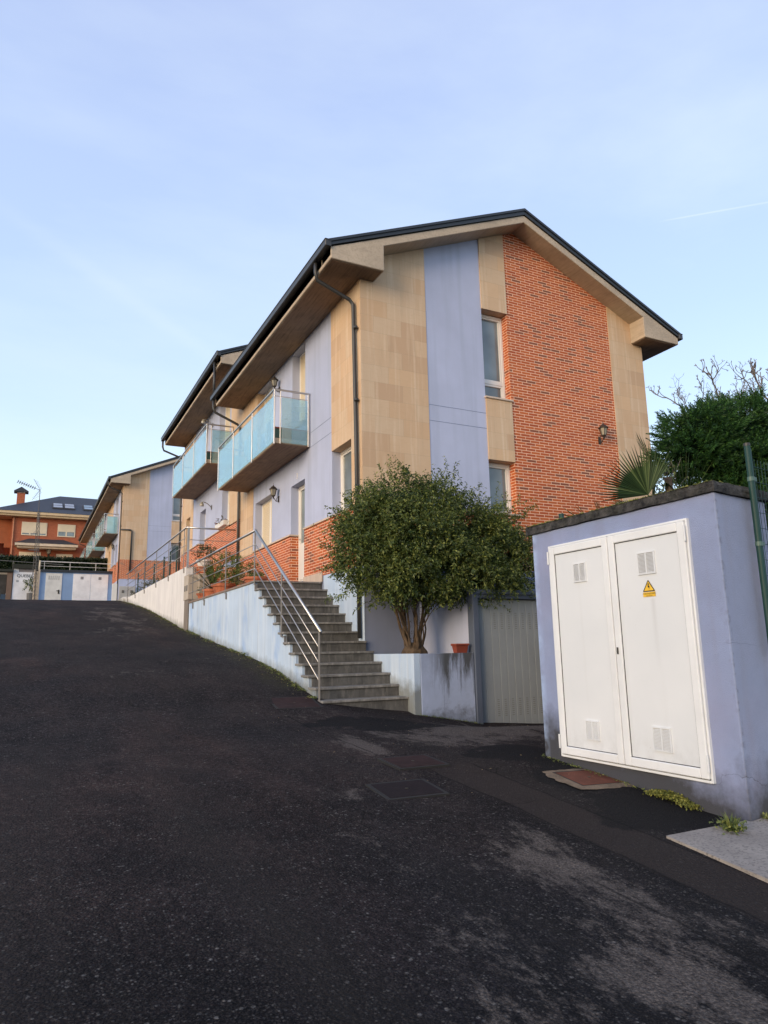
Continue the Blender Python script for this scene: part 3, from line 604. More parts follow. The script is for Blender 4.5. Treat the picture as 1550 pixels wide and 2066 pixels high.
conf2=dict(
 stone=[(.3,1.3,2.63,7.26,[]),(6.75,8.85,2.69,7.26,[B2])],
 blue=[(1.3,6.75,2.69,7.26,[W2,D2,U2,U3])],
 brick=[(.3,D2[0],1.53,2.67,[]),(D2[1],8.85,1.53,2.67,[])],
 groove=[(6.,6.75)], sill=[(1.15,D2[0],2.67),(D2[1],8.2,2.67)],
 win=[('win',*W2,dict(blind=.35,cols=2)),('door',*D2,{}),('win',*B2,{}),('win',*U2,dict(blind=.5,cols=2)),('win',*U3,dict(blind=.8))],
 balc=[(1.0,6.45,4.52,(.97,2.85,4.65,6.48))],
 pipe=[[(-.87,.03,7.5),(-.87,.03,6.3)],[(-.87,9.0,7.46),(-.87,9.0,7.2),(-.82,9.,7.05),(-.14,8.95,6.8),(-.07,8.93,6.7),(-.06,8.92,4.),(-.06,8.9,1.2)]],
 lamp=[('neck',3.7,3.75),('neck',3.85,6.75)], num=None)
def rep(hs,d): return [shift(h,d) for h in hs]
st3=[(.3,1.3,2.69,7.26,[])];bl3=[];br3=[];w3=[];bal3=[];lam3=[];sil3=[]
for k in range(3):
    d=1.0+8.1*k; a=(d+1.,d+1.9,1.55,3.9); b=(d+2.6,d+3.8,2.7,4.); c=(d+1.6,d+3.,4.62,7.2); e=(d+5.,d+5.9,2.7,4.)
    bl3.append((d+.3,d+4.3,2.69,7.26,[a,b,c])); st3.append((d+4.3,d+8.4,2.69,7.26,[e])); br3+=[(d-.7,a[0],1.53,2.69,[]),(a[1],d+8.4-1,1.53,2.69,[])]
    w3+=[('door',*a,{}),('win',*b,dict(blind=.6)),('win',*c,dict(blind=.9,cols=2)),('win',*e,dict(blind=.9))]
    bal3.append((d+.9,d+6.9,4.5,(d+.87,d+2.4,d+3.9,d+5.4,d+6.93))); lam3.append(('lantern',d+2.2,3.9)); sil3.append((d,a[0],2.665)); sil3.append((a[1],d+7,2.665))
conf3=dict(stone=st3,blue=bl3,brick=br3,groove=[(1.,1.9)],sill=sil3,win=w3,balc=bal3,
 pipe=[[(-.87,.17,7.5),(-.87,.17,7.24),(-.83,.19,7.10),(-.14,.19,6.84),(-.07,.18,6.74),(-.06,.14,4.),(-.06,.10,.2)],[(-.87,24.9,7.46),(-.82,24.9,7.1),(-.1,24.8,6.8)]],lamp=lam3,num=None)
h1=house('nearest terraced house with brick gable, sandstone corner and downpipe beside the stairs',0,0,0,8.5,conf1)
h2=house('middle terraced house stepped up behind the nearest one, gable mostly hidden',0,8.5,1.2,8.85,conf2)
h3=house('farthest terraced house row with three glass balconies beside the small blue utility building',-.654,32.6,2.87,25.2,conf3,glass=m_bglass2)
lantern(h1,11.50,11.6,4.80,(0,-1),.95)
# far-house meter box, gable pipe
mb=MB(); X3=P_X-.654; mb.tube([(X3-.05,44.17,7.36),(X3+.52,44.15,7.36),(X3+.58,44.15,7.28),(X3+.56,44.15,4.8)],.045,8); mb.build('downpipe',m_gutter,h3,smooth=True)
# plinth ledge on h1, corner trims
mb=MB(); mb.box(P_X-.008,P_X+.004,P_Y+.35,P_Y+1.95,-.3,1.165); mb.build('plinth_band',m_ret1,h1)
mb=MB(); mb.box(P_X-.006,P_X+.004,P_Y+.0,P_Y+.35,-.05,1.52); mb.build('plinth_band',m_ret1,h1)
mb=MB(); mb.box(P_X-.006,P_X+.004,P_Y+.35,P_Y+1.95,1.168,1.52); mb.build('plinth_band',m_ret1,h1)
mb=MB(); mb.box(P_X-.03,P_X,P_Y+2.0,P_Y+3.1,1.40,1.60); mb.build('stone_block',m_sill,h1,bevel=.006)
# balcony extras: brown trough trims and laundry rack
for (yy,zz) in ((P_Y+2.80,4.51),(P_Y+8.5+1.0,5.72)):
    mb=MB(); mb.box(P_X-.80,P_X-.02,yy+.01,yy+.16,zz+.14,zz+.36); tag(mb.build('planter_trough',surf('green_trough',(.06,.11,.09),bump=0),None,bevel=.01),'dark green trough with brown rim at the near end of the '+('nearest' if yy<18 else 'second')+' glass balcony','planter','troughs on the balconies')
    o=COL.objects[-1]
    mb=MB(); mb.box(P_X-.81,P_X-.01,yy+.0,yy+.17,zz+.36,zz+.39); mb.build('rim',m_redclay,o)
rk=thing('laundry_rack','folding laundry rack with hanging white cloths behind the nearest balcony glass','laundry rack',(5.05,17.2,4.64))
mb=MB()
for y in (16.4,17.9): mb.tube([(4.85,y,4.65),(5.25,y,5.5)],.01,6); mb.tube([(5.25,y,4.65),(4.85,y,5.5)],.01,6)
for x in (4.87,5.0,5.12,5.24): mb.tube([(x,16.35,5.48),(x,17.95,5.48)],.006,5)
mb.build('frame',m_steel,rk)
cl=surf('white_cloth',(.75,.75,.75),bump=0)
for i,(x,y,w,h) in enumerate([(4.87,16.5,.3,.55),(4.87,16.9,.35,.7),(4.87,17.4,.28,.45),(5.0,17.0,.4,.6),(5.12,16.6,.35,.5)]):
    mb=MB(); n=8
    vs=[(x+.02*math.sin(k*1.7+i),y+w*k/n,5.49) for k in range(n+1)]+[(x+.035*math.sin(k*1.7+i),y+w*k/n,5.49-h) for k in range(n+1)]
    mb.add(vs,[(k,k+1,k+2+n,k+1+n) for k in range(n)]); mb.build('cloth',cl,rk,fix=False)
# ------------------------------------------------------------------ stairs, retaining walls, terraces
N=13; dY=.3012; dZ=.1779; Y0=10.016; Z0=-.737
stairs=thing('outdoor_stairs','grey slate stairs rising beside the blue retaining wall to the front door','stairs',(4.75,10.,-.95))
for k in range(N):
    y=Y0+k*dY; z=Z0+k*dZ; b=G(4.1,y)-.3
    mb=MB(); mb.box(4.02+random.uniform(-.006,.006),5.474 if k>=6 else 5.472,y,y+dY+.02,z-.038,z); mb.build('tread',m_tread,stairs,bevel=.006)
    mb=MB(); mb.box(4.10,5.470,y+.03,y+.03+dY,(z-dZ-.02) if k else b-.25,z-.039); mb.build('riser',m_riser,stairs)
ret=thing('retaining_wall','pale blue painted board-marked concrete wall along the road below the nearest terrace','wall',(4.15,14.,0))
pts=[(Y0+.06,G(4.1,10)-.4)]
for k in range(N):
    y=Y0+k*dY+.06; z=Z0+k*dZ-.04; pts+= [(y,z)]+([(y+dY,z)] if k<N-1 else [])
pts+=[(19.98,1.355),(19.98,-.2)]
mb=MB()
# stepped wall as vertical strips
for k in range(N):
    y=Y0+k*dY+.06; z=Z0+k*dZ-.042; mb.box(4.055,4.26,y,y+dY,G(4.1,y)-.4,z)
mb.box(4.055,4.26,Y0+N*dY+.06,20.02,-.6,1.352); mb.build('wall_face',m_ret1,ret)
mb=MB(); mb.box(4.03,4.30,Y0+(N-1)*dY+.38,20.0,1.353,1.40); mb.build('coping',m_coping,ret,bevel=.008)
mb=MB(); mb.box(4.30,5.47,Y0+(N-1)*dY+.3,20.06,.4,1.392); struct(mb.build('terrace',m_terrace))
ret2=thing('retaining_wall','white painted concrete wall along the road below the upper terrace','wall',(4.15,27.,1.))
mb=MB(); mb.prism([(20.62,.3),(34.2,1.9),(36.5,2.3),(36.5,2.58),(34.2,2.60),(34.2,2.50),(20.62,2.45)],'x',4.055,4.26); mb.build('wall_face',m_ret2,ret2)
mb=MB(); mb.box(4.27,5.47,20.45,29.,.8,2.44); mb.box(4.27,16,29.,35,.8,2.44); struct(mb.build('terrace',m_terrace))
mb=MB(); mb.box(4.32,5.47,20.42,20.62,1.39,2.46); ow=mb.build('cross_wall',m_brick); tag(ow,'short brick cross wall between the lower and upper terrace, behind the potted bush','wall')
mb=MB(); mb.box(4.06,20,36.5,44.19,1.8,2.55); struct(mb.build('garden_ground',m_soil))
mb=MB(); mb.box(4.0,4.3,34.6,44.,1.5,2.62); tag(mb.build('garden_wall',m_ret2),'low white wall end past the upper terrace railing, near the farthest house','wall')
# railings
def railing_level(par,x,ya,yb,ztop,zbase,posts,bars=(.28,.51,.77),foot=True):
    r=MB(); r.tube([(x,ya,ztop),(x,yb,ztop)],.026,10); r.build('handrail',m_steel,par,smooth=True)
    b=MB()
    for d in bars: b.tube([(x,ya,ztop-d),(x,yb,ztop-d)],.0095,8)
    b.build('rail_bars',m_steel,par,smooth=True)
    for y in posts:
        p=MB(); p.box(x-.008,x+.008,y-.024,y+.024,zbase,ztop-.03); p.box(x-.008,x+.05,y-.06,y-.03,zbase-.13,zbase-.005); p.box(x-.008,x+.03,y-.06,y+.03,zbase-.005,zbase+.01); p.build('post',m_steel_d,par,bevel=.002)
rl=thing('railing','stainless steel railing going down the stairs and along the nearest terrace','railing',(4.05,13.6,1.35))
railing_level(rl,4.03,13.63,19.95,2.40,1.31,[13.66,15.95,18.15,19.5])
r=MB(); r.tube([(4.03,13.63,2.40),(4.03,10.10,.27)],.026,12); r.build('handrail',m_steel,rl,smooth=True)
b=MB()
for d in (.28,.51,.77): b.tube([(4.03,13.63,2.40-d),(4.03,10.18,.32-d)],.0095,8)
b.build('rail_bars',m_steel,rl,smooth=True)
for y,zt,zb in ((11.97,1.39,.25),(10.17,.28,-.80)):
    p=MB(); p.box(4.02,4.036,y-.026,y+.026,zb,zt); p.build('post',m_steel_d,rl,bevel=.002)
p=MB(); p.box(4.02,4.06,11.78,11.97,.24,.255); p.box(4.02,4.06,11.78,11.80,.10,.255); p.build('post_bracket',m_steel_d,rl)
rl2=thing('railing','steel railing on the white wall of the upper terrace with a return to the house','railing',(4.05,20.8,2.45))
railing_level(rl2,4.03,20.62,34.,3.60,2.42,[20.9,23.4,25.8,28.5,31.,33.4])
r=MB(); r.tube([(4.03,20.62,3.60),(5.46,20.6,3.60)],.026,10); r.build('handrail',m_steel,rl2,smooth=True)
b=MB()
for d in (.36,.68): b.tube([(4.08,20.6,3.60-d),(5.46,20.6,3.60-d)],.0095,8)
b.build('rail_bars',m_steel,rl2); p=MB(); p.box(4.06,4.12,20.58,20.61,2.43,3.6); p.build('post',m_steel,rl2)
# meter cabinet on grey post between the two walls
mc=thing('meter_cabinet','beige electricity meter cabinet standing on a grey brown pillar between both retaining walls','meter cabinet',(4.1,20.3,.5))
mb=MB(); mb.box(4.03,4.30,20.06,20.60,.3,1.46); mb.build('pillar',surf('grey_brown_render',(.20,.165,.135),streak=.3),mc,bevel=.005)
mb=MB(); mb.box(4.02,4.55,20.08,20.68,1.47,2.18); mb.box(4.30,4.62,19.98,20.07,1.5,2.20); mb.build('cabinet_box',surf('beige_cabinet',(.44,.38,.31)),mc,bevel=.008)
mb=MB(); mb.box(4.012,4.02,20.16,20.30,1.72,1.88); mb.box(4.012,4.02,20.42,20.56,1.72,1.88); mb.build('inspection_window',surf('grey_glass',(.12,.11,.10),bump=0),mc)
# planter and garage
pw=thing('planter_wall','weathered pale blue planter wall with black stains holding the big shrub','planter',(6.,9.9,-.6))
mb=MB(); mb.box(5.476,5.60,9.835,11.6,-1.5,-.08); mb.build('side_wall',m_ret1,pw,bevel=.006)
def plw():
    m=M('stained_shaded_blue_wall'); p=m.xyz(); base=(.34,.40,.55); n1=m.noise(scale=1.5,detail=5); col=m.mix(m.mr(n1,.3,.7),mul(base,.85),mul(base,1.15))  # stains are real; the darker base paints in this face's shade
    n4=m.noise(scale=4,detail=6,rough=.7); col=m.mix(m.ramp(n4,(.5,0.),(.7,.4)),col,(.25,.28,.36))
    st=m.noise(m.scale((6,6,.7)),scale=1.6,detail=6,rough=.7); top=m.math('SUBTRACT',p[2],m.math('MULTIPLY',m.math('SUBTRACT',st,.5),2.6))
    f=m.math('MULTIPLY',m.mr(top,-.65,-.15,0.,.95),m.mr(p[0],5.75,6.05,.1,1.)); col=m.mix(f,col,(.055,.058,.06))
    lo=m.math('SUBTRACT',p[2],m.math('MULTIPLY',n4,.8)); f=m.math('MULTIPLY',m.mr(lo,-1.62,-1.35,.85,0.),m.mr(p[0],5.5,5.9,.1,1.)); col=m.mix(f,col,(.06,.06,.055))
    m.bump(m.noise(scale=100,detail=5),.4,.006); return m.fin(col,.9)
mb=MB(); mb.box(5.601,6.60,9.83,9.98,-1.6,-.085); mb.build('front_wall',plw(),pw,bevel=.006)
mb=MB(); mb.box(5.60,6.66,9.98,11.6,-1.,-.13); mb.build('soil',m_soil,pw)
ga=thing('garage','small blue garage with a grey ribbed metal door beside the planter','garage',(7.7,9.9,-1.2))
mb=MB(); mb.box(6.62,9.3,9.98,11.6,-1.9,.86); mb.box(9.0,9.3,9.90,9.98,-1.9,.86); mb.build('wall',m_blue,ga)
mb=MB(); mb.box(6.60,9.35,9.80,11.6,.87,.95); mb.build('roof',m_frameblue,ga,bevel=.01)
mb=MB(); mb.box(6.61,6.72,9.80,9.97,-1.6,.868); mb.box(6.72,8.95,9.82,9.95,.80,.868); mb.box(8.95,9.05,9.8,9.9,-1.7,.868); mb.build('door_frame',m_frameblue,ga,bevel=.006)
gd=MB(); nrib=15; x0,x1=6.725,8.945; gd.box(x0,x1,9.90,9.93,-1.36,.79)
for k in range(nrib):
    a=x0+(x1-x0)*k/nrib; gd.prism([(a+.003,9.90),(a+.007,9.892),(a+(x1-x0)/nrib-.007,9.892),(a+(x1-x0)/nrib-.003,9.90)],'z',-1.33,.78)
d=gd.build('door',m_doorgrey,ga)
sl=MB()
for k in (2,3,4,5,6,7,8,9,10,11,12):
    a=x0+(x1-x0)*(k+.5)/nrib-.6*0
    for z0 in (-1.12,.30):
        for j in range(9): sl.box(a-.022,a+.022,9.889,9.8918,z0+j*.032,z0+j*.032+.008)
sl.build('vent_slots',surf('vent_slot_grey',(.17,.17,.16),bump=0),d)
# garage interior under door: dark threshold
mb=MB(); mb.box(6.72,8.95,9.86,9.97,-1.7,-1.361); mb.build('threshold',m_frameblue,ga)
# ------------------------------------------------------------------ utility house right
te=thing('utility_building','near blue utility building with white double doors and mossy flat roof','utility building',(5.2,4.8,-1.1))
SD=Vector((.988,.151)); A=Vector((4.80,3.665)); B=A+SD*.80; Ccorner=Vector((6.6,5.93))
foot=[(4.80,5.935),(4.80,3.665),(B.x,B.y),(B.x+.3,5.935)]
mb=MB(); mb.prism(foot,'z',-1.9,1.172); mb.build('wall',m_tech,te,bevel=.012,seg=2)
capo=[(4.775,6.0),(4.775,3.64),(B.x+.05,B.y-.02),(B.x+.36,6.0)]
def slabcap(poly,z0,z1,name,par,mat):
    mb=MB(); pl=[Vector(p) for p in poly]; n=len(pl); ring=[]
    for i in range(n):
        a,b=pl[i],pl[(i+1)%n]; k=max(2,int((b-a).length/.07))
        for j in range(k): ring.append(a.lerp(b,j/k))
    c=sum(pl,Vector((0,0)))/n; lay=[]
    for (z,sh) in ((z0,.0),(z0+.03,.004),(z1-.035,.006),(z1,-.012)):
        lay.append([(q.x+(q.x-c.x)*sh*.4+random.uniform(-.004,.004),q.y+(q.y-c.y)*sh*.4+random.uniform(-.004,.004),z+random.uniform(-.006,.006)) for q in ring])
    vs=[p for L_ in lay for p in L_]; m=len(ring); fs=[]
    for l_ in range(3):
        for i in range(m): fs.append((l_*m+i,l_*m+(i+1)%m,(l_+1)*m+(i+1)%m,(l_+1)*m+i))
    fs.append(tuple(range(m-1,-1,-1))); fs.append(tuple(3*m+i for i in range(m))); mb.add(vs,fs); return mb.build(name,mat,par)
slabcap(capo,1.174,1.262,'roof_slab',te,m_cap)
# moss tufts along the roof edge: small crumbs
def crumbs(mb,n,fx,size):
    for i in range(n):
        x,y,z=fx(i); s=size*random.uniform(.4,1.3); a=random.uniform(0,6.28)
        vs=[(x+s*math.cos(a+k*2.1),y+s*math.sin(a+k*2.1),z) for k in range(3)]+[(x,y,z+s*random.uniform(.5,1.1))]
        mb.add(vs,[(0,1,3),(1,2,3),(2,0,3)])
mo=MB(); 
def mp(i):
    t=random.random()**1.3
    if random.random()<.7: return (4.77+random.random()**2*.12,3.66+2.3*random.random(),1.258)
    q=A.lerp(B,random.random()); return (q.x,q.y-.0+random.random()*.1,1.258)
crumbs(mo,900,mp,.014); mo.build('roof_moss',m_moss,te,fix=False)
XF=4.80
def doorleaf(par,y0,y1,z0a,z0b,z1,vents,hl):
    """leaf from y0 (right in view) to y1; z0a bottom at y0, z0b bottom at y1"""
    w=.075; xo=XF-.045
    def strip(mb,ya,yb,za0,za1,zb0,zb1,x0,x1):
        vs=[(x0,ya,za0),(x0,yb,zb0),(x0,yb,zb1),(x0,ya,za1),(x1,ya,za0),(x1,yb,zb0),(x1,yb,zb1),(x1,ya,za1)]
        mb.add(vs,[(0,1,2,3),(7,6,5,4),(0,4,5,1),(1,5,6,2),(2,6,7,3),(3,7,4,0)])
    f=lambda y:z0a+(z0b-z0a)*(y-y0)/(y1-y0)
    mb=MB(); strip(mb,y0,y0+w,f(y0),z1,f(y0+w),z1,xo,XF-.004); strip(mb,y1-w,y1,f(y1-w),z1,f(y1),z1,xo,XF-.004)
    strip(mb,y0+w,y1-w,z1-w,z1,z1-w,z1,xo,XF-.004); strip(mb,y0+w,y1-w,f(y0+w),f(y0+w)+w,f(y1-w),f(y1-w)+w,xo,XF-.004)
    lf=mb.build('door_leaf',m_framewhite,par,bevel=.008,seg=2)
    mb=MB(); strip(mb,y0+w-.002,y1-w+.002,f(y0+w)+w,z1-w,f(y1-w)+w,z1-w,XF-.030,XF-.012)
    mb.build('door_panel',m_doorwhite,lf)
    mb=MB() # dark shadow gasket round the panel
    g=.006
    mb.box(XF-.0335,XF-.029,y0+w,y1-w,z1-w-g,z1-w); mb.box(XF-.0335,XF-.029,y0+w,y0+w+g,f(y0+w)+w,z1-w); mb.box(XF-.0335,XF-.029,y1-w-g,y1-w,f(y1-w)+w,z1-w)
    strip(mb,y0+w,y1-w,f(y0+w)+w,f(y0+w)+w+g,f(y1-w)+w,f(y1-w)+w+g,XF-.0335,XF-.029); mb.build('gasket',m_trimdark,lf)
    for (ya,yb,za,zb) in vents:
        v=MB(); x0=XF-.042; v.box(x0,XF-.03,ya,yb,za,za+.012); v.box(x0,XF-.03,ya,yb,zb-.012,zb); v.box(x0,XF-.03,ya,ya+.012,za+.012,zb-.012); v.box(x0,XF-.03,yb-.012,yb,za+.012,zb-.012)
        mid=(ya+yb)/2; v.box(x0,XF-.03,mid-.006,mid+.006,za+.012,zb-.012)
        n=15
        for k in range(n):
            z=za+.014+(zb-za-.028)*k/n; v.prism([(XF-.0405,z),(XF-.034,z+.005),(XF-.034,z+.008),(XF-.0405,z+.003)],'y',ya+.012,yb-.012)
        ve=v.build('vent',m_doorwhite,lf)
        v=MB(); v.box(XF-.0325,XF-.0315,ya+.01,yb-.01,za+.01,zb-.01); v.build('vent_backing',surf('vent_shadow',(.42,.40,.37),bump=0),ve)
    hg=MB()
    for z in hl: 
        yy=y0-.008 if abs(y0-3.94)<.1 else y1+.008
        hg.tube([(xo-.004,yy,z),(xo-.004,yy,z+.13)],.010,8)
    hg.build('hinge',m_doorwhite,lf); return lf
ZT=.985
# surrounding frame
mb=MB(); fr=.03
mb.box(XF-.03,XF+.01,3.925,3.945,-1.06,ZT+.02); mb.box(XF-.03,XF+.01,5.635,5.655,-1.06,ZT+.02); mb.box(XF-.03,XF+.01,3.945,5.635,ZT,ZT+.02); mb.box(XF-.03,XF+.01,3.945,5.635,-1.062,-1.04); mb.build('door_frame',m_framewhite,te,bevel=.004)
mb=MB(); mb.box(XF-.003,XF+.012,3.945,5.635,-1.04,ZT); mb.build('door_void',m_inside,te)
doorleaf(te,3.948,4.806,-1.032,-1.032,ZT-.003,[(4.28,4.475,.59,.785),(4.28,4.475,-.875,-.68)],(ZT-.17,-.98))
doorleaf(te,4.814,5.632,-1.032,-1.032,ZT-.003,[(5.12,5.295,.60,.785),(5.10,5.275,-.865,-.69)],(ZT-.17,-.98))
mb=MB(); mb.box(XF-.060,XF-.044,4.770,4.785,-.085,-.025); mb.build('door_lock',m_trimdark,te,bevel=.004)
# warning sign
sg=MB(); cy=4.375; xs_=XF-.034; zb_=.440
sg.add([(xs_,cy-.075,zb_),(xs_,cy+.075,zb_),(xs_,cy,zb_+.115)],[(0,1,2)]); sg.add([(xs_,cy-.078,zb_-.005),(xs_,cy+.078,zb_-.005),(xs_,cy+.078,zb_-.05),(xs_,cy-.078,zb_-.05)],[(0,3,2,1)])
sign=sg.build('warning_sign',m_yellow,te,fix=False)
bk=MB(); x_=xs_-.0012
def seg2(a,b,w):
    d=Vector((b[0]-a[0],b[1]-a[1])); d.normalize(); n=Vector((-d.y,d.x))*w/2
    bk.add([(x_,a[0]+n.x,a[1]+n.y),(x_,b[0]+n.x,b[1]+n.y),(x_,b[0]-n.x,b[1]-n.y),(x_,a[0]-n.x,a[1]-n.y)],[(0,1,2,3)])
T=[(cy-.070,zb_+.005),(cy+.070,zb_+.005),(cy,zb_+.11)]
for i in range(3): seg2(T[i],T[(i+1)%3],.009)
bk.add([(x_,cy+.008,zb_+.082),(x_,cy-.006,zb_+.082),(x_,cy-.002,zb_+.055),(x_,cy-.014,zb_+.056),(x_,cy-.004,zb_+.018),(x_,cy-.001,zb_+.042),(x_,cy+.011,zb_+.042)],[(0,1,2,3,4,5,6)])
for L_ in (bk.v,): L_[:]=[(x,cy+(y-cy)*.87,zb_+(z-zb_)*.87) for x,y,z in L_]
for v_ in sign.data.vertices: v_.co.y=(cy-te.location.y)+(v_.co.y-(cy-te.location.y))*.87; v_.co.z=(zb_-te.location.z)+(v_.co.z-(zb_-te.location.z))*.87
bk.build('bolt_symbol',m_black,sign,fix=False)
def text(par,s,x,y,z,h,mat,name='lettering',rot='x'):
    cu=bpy.data.curves.new('t','FONT'); cu.body=s; cu.size=h; cu.align_x='CENTER'
    t=bpy.data.objects.new('tmp',cu); COL.objects.link(t); dg=bpy.context.evaluated_depsgraph_get(); me=bpy.data.meshes.new_from_object(t.evaluated_get(dg)); bpy.data.objects.remove(t)
    L=parent_root(par); R_=Matrix.Rotation(math.pi/2,4,'X')
    if rot=='x': R_=Matrix.Rotation(-math.pi/2,4,'Z')@R_
    me.transform(Matrix.Translation((x-L.x,y-L.y,z-L.z))@R_); me.materials.clear(); me.materials.append(mat)
    o=bpy.data.objects.new(name,me); COL.objects.link(o); o.parent=par; return o
text(sign,'CONTADORES',x_,cy,zb_-.025,.021,m_black); text(sign,'ELECTRICOS',x_,cy,zb_-.040,.012,m_black)
# low wall and green fence to the right of it
lw=MB(); q0=B+Vector((.0,-.02)); lw.prism([(q0.x+.01,q0.y+.02),(q0.x+5,q0.y+.75),(q0.x+5,q0.y+1.),(q0.x+.01,q0.y+.27)],'z',-2.,-.20); tag(lw.build('boundary_wall',m_planterwall,None,bevel=.01),'low blue boundary wall right of the near utility building','wall')
fe=thing('mesh_fence','dark green metal fence post with clamps and welded mesh in front of the utility building','fence',(5.24,3.67,-.2))
mb=MB(); PX,PY=5.275,3.665; mb.tube([(PX,PY,-.1),(PX,PY,1.60)],.0245,14); mb.box(PX+.018,PX+.034,PY-.012,PY+.012,-.1,1.58); mb.build('post',m_green,fe,smooth=False)
mb=MB(); mb.tube([(PX,PY,1.60),(PX,PY,1.625)],.026,14); mb.build('post_cap',m_trimdark,fe)
for z in (1.30,.76): mb=MB(); mb.tube([(PX,PY,z),(PX,PY,z+.035)],.029,14); mb.box(PX+.0,PX+.055,PY-.014,PY+.014,z,z+.035); mb.build('clamp',m_greenc,fe)
mb=MB()
for k in range(12): 
    z=.0+k*.13; mb.tube([(PX+.03,PY,z),(PX+2.5,PY+.38,z)],.0028,5)
for k in range(1,45): x=PX+.03+k*.055; mb.tube([(x,PY+(x-PX)*.153,0.),(x,PY+(x-PX)*.153,1.5)],.0024,5)
mb.build('wire_mesh',m_green,fe)
fp=MB(); fp.tube([(5.55,6.30,.9),(5.55,6.30,1.50)],.03,12); fp.tube([(5.55,6.30,1.50),(5.55,6.30,1.52)],.032,12); tag(fp.build('fence_post',m_green),'single short green post rising behind the left end of the near utility roof','fence post')
# ------------------------------------------------------------------ manhole covers
def cover(x,y,w,d,rot,label,mat,ring=False):
    t=thing('manhole_cover',label,'manhole cover',(x,y,G(x,y)),'iron covers set in the asphalt')
    c,s=math.cos(rot),math.sin(rot)
    def q(a,b): return (x+c*a-s*b,y+s*a+c*b)
    cr=[q(-w/2,-d/2),q(w/2,-d/2),q(w/2,d/2),q(-w/2,d/2)]
    drape(cr,'cover_plate',mat,.010,.03,t,4); f=.035
    cr2=[q(-w/2-f,-d/2-f),q(w/2+f,-d/2-f),q(w/2+f,d/2+f),q(-w/2-f,d/2+f)]
    drape(cr2,'cover_frame',surf('cover_frame_iron',(.012,.011,.010),bump=.4),.007,.03,t,4)
    if ring:
        mb=MB(); n=40; vin=[];vo=[]
        for k in range(n):
            a=2*math.pi*k/n; r=1/max(abs(math.cos(a))/(w/2+f),abs(math.sin(a))/(d/2+f)); ro=r*1.0+.07+.05*abs(noise.noise(Vector((a*2,3,1))))*2+random.uniform(0,.015)
            for rr,L_ in ((r*.95,vin),(ro,vo)): p=q(rr*math.cos(a),rr*math.sin(a)); L_.append((p[0],p[1],G(*p)+(.009 if L_ is vin else .004)))
        mb.add(vin+vo,[(k,(k+1)%n,(k+1)%n+n,k+n) for k in range(n)]); mb.build('mortar_ring',m_mortar,t)
    mb=MB(); mb.lathe(x,y,[(.016,G(x,y)+.005),(.016,G(x,y)+.0125),(.003,G(x,y)+.013)],10); mb.build('keyhole',m_black,t)
cover(3.62,10.12,.62,.62,-.1,'brown square cover just below the bottom of the stairs',m_rust)
cover(3.46,6.28,.46,.46,-.05,'upper brown square cover in the middle of the road, farther of two',m_rust)
cover(2.92,5.42,.48,.40,-.05,'dark square cover nearest the camera in the road',surf('dark_iron_cover',(.016,.011,.012),var=.2,nscale=8,spec=.15,bump=.6,bscale=45))
cover(4.62,5.12,.42,.42,-.12,'reddish square cover in a crumbled mortar ring under the white double doors',m_rust2,True)
# ------------------------------------------------------------------ vegetation
def quadleaf(V,F,c,d,up,L,w):
    """lens shaped leaf: 4 verts"""
    s=d.cross(up); 
    if s.length<1e-4: s=Vector((1,0,0))
    s.normalize(); b=len(V); dn=Vector((0,0,-.15*L))
    V+= [tuple(c),tuple(c+d*L*.5+s*w*.5),tuple(c+d*L+dn),tuple(c+d*L*.5-s*w*.5)]; F.append((b,b+1,b+2,b+3))
def mesh_from(name,V,F,mat,par):
    mb=MB(); mb.v=V; mb.f=F; return mb.build(name,mat,par,fix=False)
def rv(): 
    while True:
        v=Vector((random.uniform(-1,1),random.uniform(-1,1),random.uniform(-1,1)))
        if .05<v.length<1: return v.normalized()
def twiggy(V,F,p,d,length,n,L,w,droop=.3):
    q=Vector(p); step=length/n; d=Vector(d).normalized()
    for i in range(n):
        d=(d+rv()*.16+Vector((0,0,-droop/n))).normalized(); q=q+d*step
        for s in range(2):
            ld=(d*.5+rv()*.9).normalized(); quadleaf(V,F,q,ld,rv(),L*random.uniform(.6,1.2),w*random.uniform(.7,1.2))
def shrub_crown(lobes,ntw,L,w,mat,par,n=9,tl=.28,droop=.35,up=.35,name='crown'):
    V=[];F=[]; wt=[r[3]*r[4]*r[5] for r in lobes]; tot=sum(wt)
    for lb,wg in zip(lobes,wt):
        cx,cy,cz,rx,ry,rz=lb
        for i in range(int(ntw*(wg/tot))):
            u=rv(); rr=random.uniform(.45,1.)**.6; p=Vector((cx+u.x*rx*rr,cy+u.y*ry*rr,cz+u.z*rz*rr))
            if (noise.noise(p*2.0)<-.22 or noise.noise(p*3.7+Vector((5,2,1)))<-.32) and random.random()<.90: continue
            d=(Vector((u.x/rx,u.y/ry,u.z/rz)).normalized()+Vector((0,0,up))+rv()*.5)
            twiggy(V,F,p,d,tl*random.uniform(.5,1.4),n,L,w,droop)
    return mesh_from(name,V,F,mat,par)
